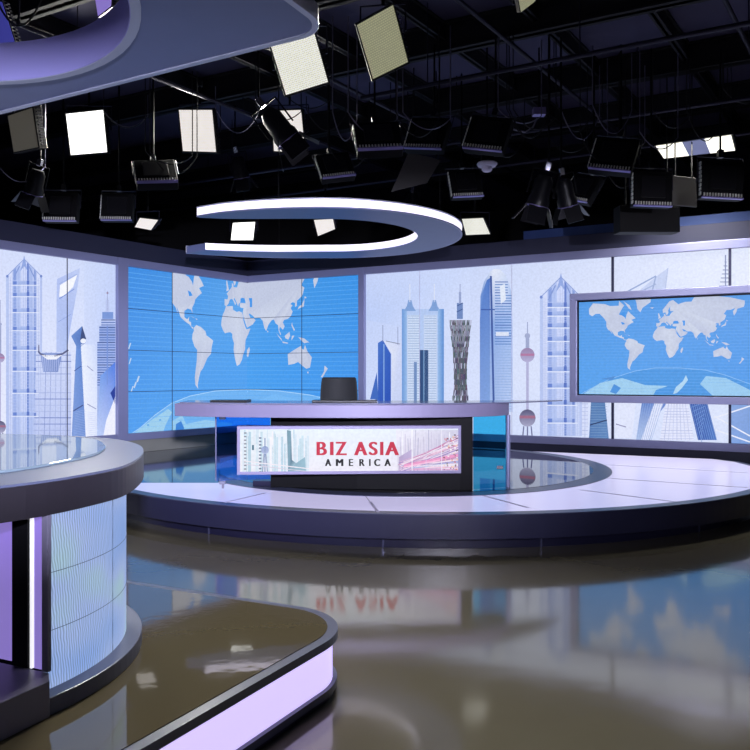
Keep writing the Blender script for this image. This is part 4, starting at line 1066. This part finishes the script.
# ------------------------------------------------------------------ studio lights
def frame_dir(n):
    n = Vector(n).normalized(); return n
def add_lamp(name, loc, direction, size, power, col):
    L = bpy.data.lights.new(name, 'AREA'); L.energy = power; L.size = size; L.color = col; L.shape = 'SQUARE'; L.spread = math.radians(120)
    o = bpy.data.objects.new(name, L); C.objects.link(o); o.location = loc
    o.rotation_euler = Vector(direction).to_track_quat('-Z', 'Y').to_euler()
    return o
def added_key_light(loc, target, power, col, spread, lab, up=3, down=20):
    """unseen stand light added to brighten the set, with added barn doors that keep its beam off the ceiling"""
    loc = Vector(loc); d = Vector((target[0]-loc.x, target[1]-loc.y, 0)).normalized(); tilt = math.atan2(target[2]-loc.z, (Vector(target).xy-loc.xy).length)
    dd = Vector((d.x*math.cos(tilt), d.y*math.cos(tilt), math.sin(tilt))); R = Matrix.Rotation(math.atan2(d.y, d.x), 3, 'Z')
    t = empty('added_stand_light', (loc.x, loc.y, 0), lab, 'studio light', 'added lights behind the camera')
    b = loc-d*.12
    obj('housing', box(BM(), b, (.16, .3, .3), R), M['blackmetal'], t, bevel=.01)
    for nm, ang, s_ in (('top_door', math.radians(up), 1), ('bottom_door', -math.radians(down), -1)):
        z0 = s_*.14; z1 = 1.2*math.tan(ang); side = Vector((-d.y, d.x, 0))*.45
        P = [loc+Vector((0, 0, z0))-side-d*.03, loc+Vector((0, 0, z0))+side-d*.03, loc+Vector((0, 0, z1))+side+d*1.2, loc+Vector((0, 0, z1))-side+d*1.2]
        obj('barn_door', hull_box(BM(), P, Vector((0, 0, .008*s_))), M['black'], t)
    obj('stand_pole', tube(BM(), [(b.x, b.y, .35), (b.x, b.y, loc.z-.15)], .02, 8), M['blackmetal'], t)
    for k in range(3):
        a = k*2*PI/3; obj('stand_leg', tube(BM(), [(b.x, b.y, .5), (b.x+.5*math.cos(a), b.y+.5*math.sin(a), .012)], .012, 6), M['blackmetal'], t)
    o = add_lamp('added_key_lamp', tuple(loc), dd, .2, power, col); o.data.spread = math.radians(spread)
def faced_light(quad, Y, n, face, label, power=0, depth=.16, side=None, yoke=True, blue=False):
    """LED panel whose lit face we see: quad = its corners (tl, tr, br, bl), met with a tilted plane at distance Y"""
    n = Vector(n).normalized(); cpx = sum(q[0] for q in quad)/4, sum(q[1] for q in quad)/4
    c = at(*cpx, Y); P = [on_plane(*q, c, n) for q in quad]; c = sum(P, Vector())/4
    root = empty('led_panel_light', tuple(c), label, 'studio light', 'led panel lights facing the camera')
    big = [c+(p-c)*1.09 for p in P]
    obj('housing', hull_box(BM(), [p-n*.004 for p in big], -n*depth), M['blackmetal'], root, bevel=.006)
    bm = BM(); uvl = bm.loops.layers.uv.new('UVMap')
    f = bm.faces.new([bm.verts.new(p+n*.004) for p in P])
    for l, t in zip(f.loops, ((0, 1), (1, 1), (1, 0), (0, 0))): l[uvl].uv = t
    f2 = [bm.verts.new(p-n*.003) for p in P]; fv = list(f.verts)
    for i in range(4): bm.faces.new((fv[i], f2[i], f2[(i+1) % 4], fv[(i+1) % 4]))
    bm.faces.new(f2[::-1])
    o = obj('led_face', bm, face, root)
    # cooling ribs down the right flank
    r0, r1 = big[1], big[2]; sd = (big[1]-big[0]).normalized()
    bm = BM()
    for k in range(12):
        q = r0+(r1-r0)*((k+.7)/13)-n*depth*.55+sd*.012
        ax = (r1-r0).normalized(); zz = n; yy = ax.cross(zz); R = Matrix((sd, ax, n)).transposed()
        box(bm, q, (.02, .014, depth*.6), R)
    obj('cooling_rib', bm, M['pipe'], root)
    if yoke:
        L_, R_ = (big[0]+big[3])/2-n*depth*.6-sd*.03, (big[1]+big[2])/2-n*depth*.6+sd*.045
        hgt = (big[0]-big[3]).length/2+.09; upv = (big[0]-big[3]).normalized(); top = (L_+R_)/2+Vector((0, 0, hgt))
        tl = Vector((L_.x, L_.y, top.z)); tr = Vector((R_.x, R_.y, top.z))
        obj('yoke', tube(BM(), [L_, tl, tr, R_], .012, 6), M['pipe'], root)
        ztop = min(6.0, max(top.z+.25, ZG)) if top.z < ZG else 6.15
        obj('hanging_stem', tube(BM(), [top, (top.x, top.y, ztop)], .018, 8), M['black'], root)
        obj('pipe_clamp', box(BM(), (top.x, top.y, ztop-.03), (.07, .07, .1)), M['blackmetal'], root, bevel=.006)
    if power > 0:
        add_lamp('studio_lamp', tuple(c+n*.03), n, (P[0]-P[1]).length*.9, power, (1, .97, .9))
    return root

faced_light([(66, 114), (103, 110), (107, 152), (71, 155)], 11.5, (.1, -1, -.35), M['led_bright'], 'brightest white square studio light, far left under the canopy', 50)
faced_light([(8, 116), (32, 108), (38, 147), (14, 152)], 10.5, (-.35, -1, -.3), M['led_off'], 'unlit brown-grey panel light at the far left edge of the canopy')
faced_light([(179, 110), (212, 110), (216, 152), (183, 151)], 11.4, (-.1, -1, -.3), M['led_pale'], 'pale textured square studio light left of the photo centre', 45)
faced_light([(270, 43), (313, 29), (328, 82), (286, 95)], 7.2, (.1, -1, -.45), M['led_mid'], 'large tilted bright panel light touching the canopy corner', 90)
faced_light([(357, 25), (393, 5), (408, 62), (373, 79)], 7.2, (.05, -1, -.45), M['led_dim'], 'large tilted olive diode panel light, topmost near the middle', 60)
faced_light([(272, 111), (301, 110), (305, 153), (274, 151)], 11.8, (-.1, -1, -.3), M['led_pale'], 'pale square light crossed by a slanted black spotlight', 30)
faced_light([(233, 223), (255, 222), (253, 240), (231, 240)], 14.5, (0, -1, -.3), M['led_bright'], 'small bright panel light seen through the left of the glowing ring', 0, .1)
faced_light([(314, 220), (333, 219), (335, 229), (318, 236)], 14.5, (.1, -1, -.4), M['led_pale'], 'small tilted pale light seen through the glowing ring middle', 0, .1)
faced_light([(462, 219), (483, 218), (490, 234), (466, 235)], 13.2, (.1, -1, -.3), M['led_mid'], 'small pale light just right of the glowing ring', 0, .1)
faced_light([(140, 218), (158, 220), (151, 230), (135, 227)], 13, (-.2, -1, -.5), M['led_pale'], 'small pale slanted light low on the left above the header', 0, .1)
faced_light([(518, -4), (543, -8), (533, 3), (521, 12)], 7.0, (.1, -1, -.5), M['led_dim'], 'olive panel light cut by the top edge right of centre', 0, .12)
# canopy hole: blue and violet lights above
faced_light([(-10, 0), (2, 2), (16, 46), (-10, 52)], 5.6, (.2, -1, -.4), M['led_blue'], 'deep blue light above the canopy hole at the left edge', 0, .12)
faced_light([(92, -22), (113, -24), (111, 6), (98, 16)], 6.2, (0, -1, -.4), M['purple'], 'violet light above the canopy hole at the top edge', 0, .12)

def build_troffer():
    z = 5.05; n = Vector((0, 0, -1)); q = [(656, 146), (731, 135), (735, 150), (664, 158)]
    P = [on_plane(*p, (0, 0, z), Vector((0, 0, 1))) for p in q]; c = sum(P, Vector())/4
    t = empty('ceiling_light', tuple(c), 'rectangular ceiling light with blue-grey middle on the far right', 'ceiling light')
    obj('housing', hull_box(BM(), [c+(p-c)*1.06+Vector((0, 0, .004)) for p in P], Vector((0, 0, .1))), M['blackmetal'], t)
    lerp = lambda a, b, s: a+(b-a)*s
    for (s0, s1, m, nm) in ((0, .36, 'led_cover', 'diffuser'), (.36, .66, 'troff_blue', 'middle_panel'), (.66, 1, 'led_cover', 'diffuser')):
        Q = [lerp(P[0], P[1], s0), lerp(P[0], P[1], s1), lerp(P[3], P[2], s1), lerp(P[3], P[2], s0)]
        obj(nm, hull_box(BM(), Q, Vector((0, 0, -.008))), M[m], t)
    for p in P: obj('hanger_rod', tube(BM(), [c+(p-c)*.9+Vector((0, 0, .1)), c+(p-c)*.9+Vector((0, 0, 1.35))], .006, 6), M['cable'], t)
    add_lamp('studio_lamp', tuple(c-Vector((0, 0, .04))), (0, 0, -1), .8, 110, (1, .97, .9))
build_troffer()

def copy_tree(o, parent=None):
    c = o.copy(); C.objects.link(c)
    if parent is not None: c.parent = parent
    for ch in list(o.children): copy_tree(ch, c)
    return c

def make_back_light():
    """boxy panel light seen from behind: local frame, face towards +Y, hanging point at the origin's top"""
    t = empty('panel_light_rear')
    w, h, d = .62, .56, .17
    obj('housing', box(BM(), (0, 0, 0), (w, d, h)), M['black'], t, bevel=.012)
    obj('rear_plate', box(BM(), (0, -d/2-.01, .02), (w*.62, .03, h*.62)), M['blackmetal'], t, bevel=.006)
    obj('lower_rail', box(BM(), (0, -d/2+.0, -h/2-.006), (w*.98, d*.3, .02)), M['alu'], t, bevel=.004)
    bm = BM()
    for k in range(14): box(bm, (-w*.44+k*w*.88/13, -d/2-.012, -h/2+.035), (.02, .02, .05))
    obj('cooling_rib', bm, M['fins'], t)
    bm = BM()
    for k in range(8): box(bm, (-w/2-.008, -d/2+.03, -h*.4+k*h*.8/7), (.02, .05, .045))
    obj('side_rib', bm, M['fins'], t)
    obj('led_face', box(BM(), (0, d/2+.003, 0), (w*.88, .005, h*.88)), M['led_off'], t)
    obj('yoke', tube(BM(), [(-w/2-.03, 0, 0), (-w/2-.03, 0, h/2+.08), (w/2+.03, 0, h/2+.08), (w/2+.03, 0, 0)], .012, 6), M['pipe'], t)
    obj('pipe_clamp', box(BM(), (0, 0, h/2+.13), (.08, .08, .12)), M['blackmetal'], t, bevel=.006)
    return t
protoA = make_back_light()
def stemmed(t, loc, h):
    """hanging rod from the light up to the steel"""
    s = obj('hanging_stem', tube(BM(), [(loc[0], loc[1], loc[2]+h), (loc[0], loc[1], 6.1)], .014, 6), M['black'])
    s.parent = t; s.matrix_parent_inverse = t.matrix_basis.inverted()
BACKS = [  # pixel centre, distance, yaw, tilt, roll, scale, label
 ((378, 140), 9.2, 5, -35, 4, 1.0, 'rear of panel light under the olive light with pale diode row'),
 ((428, 136), 10.0, -22, -20, -8, .95, 'rear of panel light beside the grey flag, bright left flank'),
 ((488, 136), 9.6, -22, -18, -12, .95, 'rear of panel light right above the white smoke detector'),
 ((156, 175), 10.6, 18, -40, 6, 1.0, 'rear of panel light with glittering right edge below the pale textured light'),
 ((118, 208), 11.5, 3, -10, 0, .85, 'black rear of panel light low on the left, second from the edge'),
 ((62, 208), 11.5, 3, -10, 0, .9, 'black rear of panel light nearest the left skyline'),
 ((335, 168), 11.0, 14, -30, 10, .9, 'rear of small panel light just above the glowing ring'),
 ((465, 185), 11.0, 10, -15, 5, .85, 'black rear of panel light below the smoke detector, left side'),
 ((614, 157), 10.0, -24, -22, -12, 1.0, 'rear of panel light with sparkling flank left of the ceiling light'),
 ((651, 190), 10.2, 0, -5, -2, .95, 'black rear of panel light second from right edge'),
 ((720, 181), 10.2, 0, -5, -3, 1.02, 'black rear of panel light nearest the right edge'),
 ((583, 190), 10.4, -50, -25, -18, .8, 'slanted panel light with amber shine between spotlights on the right'),
]
for i, (pp, Y, yaw, tilt, roll, sc, lab) in enumerate(BACKS):
    t = protoA if i == 0 else copy_tree(protoA); sc *= .9
    loc = at(*pp, Y); t.location = loc; t.scale = (sc,)*3
    t.rotation_euler = (math.radians(tilt), math.radians(-roll), math.radians(yaw))
    tag(t, lab, 'studio light', 'panel lights seen from behind')
for i, (pp, Y, yaw, tilt, roll, sc, lab) in enumerate(BACKS):
    pass
roots = [o for o in C.objects if o.name.startswith('panel_light_rear')]
for t in roots:
    Mb = t.matrix_basis; top = Mb @ Vector((0, 0, .56/2+.15))
    bm = BM(); tube(bm, [top, (top.x, top.y, top.z+.06), (top.x, top.y, 6.1)], .014, 6)
    obj('hanging_stem', bm, M['black'], t)

def make_spot():
    """fresnel style spotlight in a local frame, beam towards -Z"""
    t = empty('spotlight')
    bm = BM(); prof = [(.0, .20), (.07, .2), (.10, .14), (.105, -.02), (.12, -.05), (.12, -.12)]
    n = 20; rings = [[bm.verts.new((r*math.cos(k*2*PI/n), r*math.sin(k*2*PI/n), z)) for k in range(n)] for r, z in prof[1:]]
    for A, B in zip(rings, rings[1:]):
        for k in range(n): bm.faces.new((A[k], A[(k+1) % n], B[(k+1) % n], B[k]))
    bm.faces.new(rings[0]); bm.faces.new(rings[-1][::-1])
    obj('spot_body', bm, M['blackmetal'], t, smooth=True)
    obj('lens_ring', tube(BM(), [(.12*math.cos(k*2*PI/20), .12*math.sin(k*2*PI/20), -.12) for k in range(20)], .008, 6, True), M['alu'], t)
    for k in range(4):
        a = k*PI/2; R = Matrix.Rotation(a, 3, 'Z') @ Matrix.Rotation(math.radians(-28), 3, 'Y')
        c = Matrix.Rotation(a, 3, 'Z') @ Vector((.165, 0, -.21))
        obj('barn_door', box(BM(), c, (.006, .2, .2), R), M['blackmetal'], t)
    obj('yoke', tube(BM(), [(-.14, 0, 0), (-.14, 0, .26), (.14, 0, .26), (.14, 0, 0)], .01, 6), M['black'], t)
    obj('pipe_clamp', box(BM(), (0, 0, .3), (.06, .06, .09)), M['chrome'], t, bevel=.005)
    return t
protoS = make_spot()
SPOTS = [
 ((540, 195), 9.9, 14, 12, 1.25, 'black barn-door spotlight leftmost of the right hand cluster'),
 ((566, 196), 10.0, -16, 18, 1.1, 'black barn-door spotlight with a bright hot spot beside the amber light'),
 ((281, 130), 10.4, -38, 10, 1.5, 'slanted black spotlight crossing a pale square light'),
 ((35, 185), 10.8, 20, 15, 1.1, 'black spotlight in the dark left of the brightest square light'),
 ((410, 205), 13.5, 10, -10, 1.0, 'black spotlight in the dark above the right end of the glowing ring'),
 ((240, 170), 12.5, -10, 20, 1.1, 'black spotlight hanging in the dark left above the glowing ring'),
]
for i, (pp, Y, ry, rx, sc, lab) in enumerate(SPOTS):
    t = protoS if i == 0 else copy_tree(protoS)
    t.location = at(*pp, Y); t.scale = (sc,)*3; t.rotation_euler = (math.radians(rx), math.radians(ry), 0)
    tag(t, lab, 'spotlight', 'black barn-door spotlights')
for t in [o for o in C.objects if o.name.startswith('spotlight')]:
    top = t.matrix_basis @ Vector((0, 0, .33)); obj('hanging_stem', tube(BM(), [top, (top.x, top.y, top.z+.05), (top.x, top.y, 6.1)], .014, 6), M['black'], t)

# black box and panel hanging on the right, grey flag, detector, small extras
def plate(name, quad, Y, n, th, m, lab, cat, stem=True):
    n = Vector(n).normalized(); c = at(sum(q[0] for q in quad)/len(quad), sum(q[1] for q in quad)/len(quad), Y)
    P = [on_plane(*q, c, n) for q in quad]; t = empty(name, tuple(c), lab, cat)
    obj('panel', hull_box(BM(), P, -n*th), m, t, bevel=.004)
    if stem:
        for k in (0, 1):
            q = (P[0]+(P[1]-P[0])*(.15+.7*k))-n*th/2; obj('hanging_rod', tube(BM(), [q, (q.x, q.y, 6.1)], .01, 6), M['cable'], t)
    return t
plate('loudspeaker', [(620, 205), (680, 207), (680, 232), (620, 232)], 10.8, (0, -1, -.05), .3, M['black'], 'wide black box hanging over the right skyline header', 'loudspeaker')
plate('hanging_panel', [(672, 175), (696, 178), (697, 207), (672, 205)], 10.9, (0, -1, -.05), .04, M['flag'], 'dark grey panel between the two rightmost rear-facing lights', 'panel')
plate('light_flag', [(409, 152), (441, 160), (427, 183), (391, 192)], 10.9, (.35, -1, -.1), .01, M['flag'], 'dark grey cloth flag slanting down above the glowing ring', 'flag')

def detector():
    c = at(487, 165, 10.2)
    t = empty('smoke_detector', tuple(c), 'white round smoke detector hanging among the lights', 'smoke detector')
    bm = BM(); prof = [(.13, .03), (.14, .01), (.12, -.02), (.075, -.03), (.07, -.07), (.05, -.09)]; n = 24
    rings = [[bm.verts.new(c+Vector((r*math.cos(k*2*PI/n), r*math.sin(k*2*PI/n), z))) for k in range(n)] for r, z in prof]
    for A, B in zip(rings, rings[1:]):
        for k in range(n): bm.faces.new((A[k], A[(k+1) % n], B[(k+1) % n], B[k]))
    bm.faces.new(rings[0]); bm.faces.new(rings[-1][::-1])
    obj('sensor_body', bm, M['smoke'], t, smooth=True)
    obj('mount_box', box(BM(), c+Vector((0, 0, .08)), (.16, .16, .1)), M['black'], t)
    obj('hanging_rod', tube(BM(), [c+Vector((0, 0, .13)), Vector((c.x, c.y, 6.1))], .012, 6), M['black'], t)
detector()
def junction():
    c = at(539, 112, 10.2)
    t = empty('junction_box', tuple(c), 'small lavender junction box with a bent grey conduit, right of centre', 'junction box')
    obj('box_shell', box(BM(), c, (.17, .12, .1)), M['alu'], t, bevel=.008)
    obj('conduit', tube(BM(), [at(537, 118, 10.2), at(533, 127, 10.2), at(525, 132, 10.2), at(500, 126, 10.2)], .012, 6), M['cable_pale'], t, smooth=True)
    obj('hanging_rod', tube(BM(), [c+Vector((0, 0, .05)), Vector((c.x, c.y, 6.1))], .012, 6), M['black'], t)
junction()

added_key_light((.6, -2.0, 2.6), (-4.2, 13, 2.4), 250, (.80, .80, 1), 60, 'added unseen barn-door light behind the camera brightening the left wall', 5, 15)  # unseen lights added to brighten the wall frames and desk
added_key_light((1.6, -2.2, 2.6), (-.6, 10, 1.2), 30, (.84, .82, 1), 50, 'added unseen barn-door light behind the camera brightening the long desk', 5, 18)
added_key_light((4.4, -1.6, 2.6), (4.8, 12, 2.6), 150, (.86, .84, 1), 60, 'added unseen barn-door light behind the camera brightening the right wall', 5, 8)

# drooping power cables
rc = random.Random(21)
CAB = [(20, 170), (135, 130), (150, 150), (238, 120), (262, 165), (300, 60), (318, 120), (345, 60), (468, 100), (520, 135), (548, 140), (560, 128), (600, 120), (640, 140), (690, 120), (712, 128), (745, 80), (30, 15)]
CAB += [c for c in [(rc.uniform(110, 620), rc.uniform(128, 178)) for _ in range(22)] if not (160 < c[0] < 235 or 255 < c[0] < 325)]
for i, (x, y) in enumerate(CAB):
    Y = 9+rc.random()*2.5 if y > 30 else 6.0
    a = at(x-8-rc.random()*12, y-4, Y); b = at(x+8+rc.random()*14, y-6+rc.random()*8, Y+rc.uniform(-.4, .4)); sag = rc.uniform(.12, .4)
    near = min([o for o in C.objects if o.parent is None and o.name.split('.')[0] in ('panel_light_rear', 'led_panel_light', 'spotlight')], key=lambda o: (o.location-a).length)
    a.y = near.location.y-.12; b.y = near.location.y+.12
    a.x = near.location.x+max(-.55, min(.3, a.x-near.location.x)); b.x = a.x+.25+min(.35, abs(b.x-a.x)); b.z = a.z = max(near.location.z+.3, min(a.z, 5.5))
    pts = [Vector((a.x, a.y, 5.99))]
    for k in range(13):
        t = k/12; p = a.lerp(b, t); p.z -= sag*4*t*(1-t); pts.append(p)
    pts.append(Vector((b.x, b.y, 5.99)))
    pale = i % 3 == 0
    obj('power_cable', tube(BM(), pts, .008, 5), M['cable_pale'] if pale else M['cable'], near, smooth=True)

# ------------------------------------------------------------------ camera, world, view
cam = bpy.data.cameras.new('camera'); co = bpy.data.objects.new('camera', cam); C.objects.link(co)
co.location = EYE; co.rotation_euler = (PI/2, 0, 0); cam.sensor_width = 36; cam.lens = 36; cam.clip_start = .05; cam.clip_end = 100
sc = bpy.context.scene; sc.camera = co
w = bpy.data.worlds.new('world'); sc.world = w; w.use_nodes = True
w.node_tree.nodes['Background'].inputs[0].default_value = (.01, .01, .014, 1); w.node_tree.nodes['Background'].inputs[1].default_value = 1
sc.view_settings.view_transform = 'Standard'; sc.view_settings.look = 'None'; sc.view_settings.gamma = 1; sc.view_settings.exposure = 0
sc.view_settings.use_curve_mapping = False
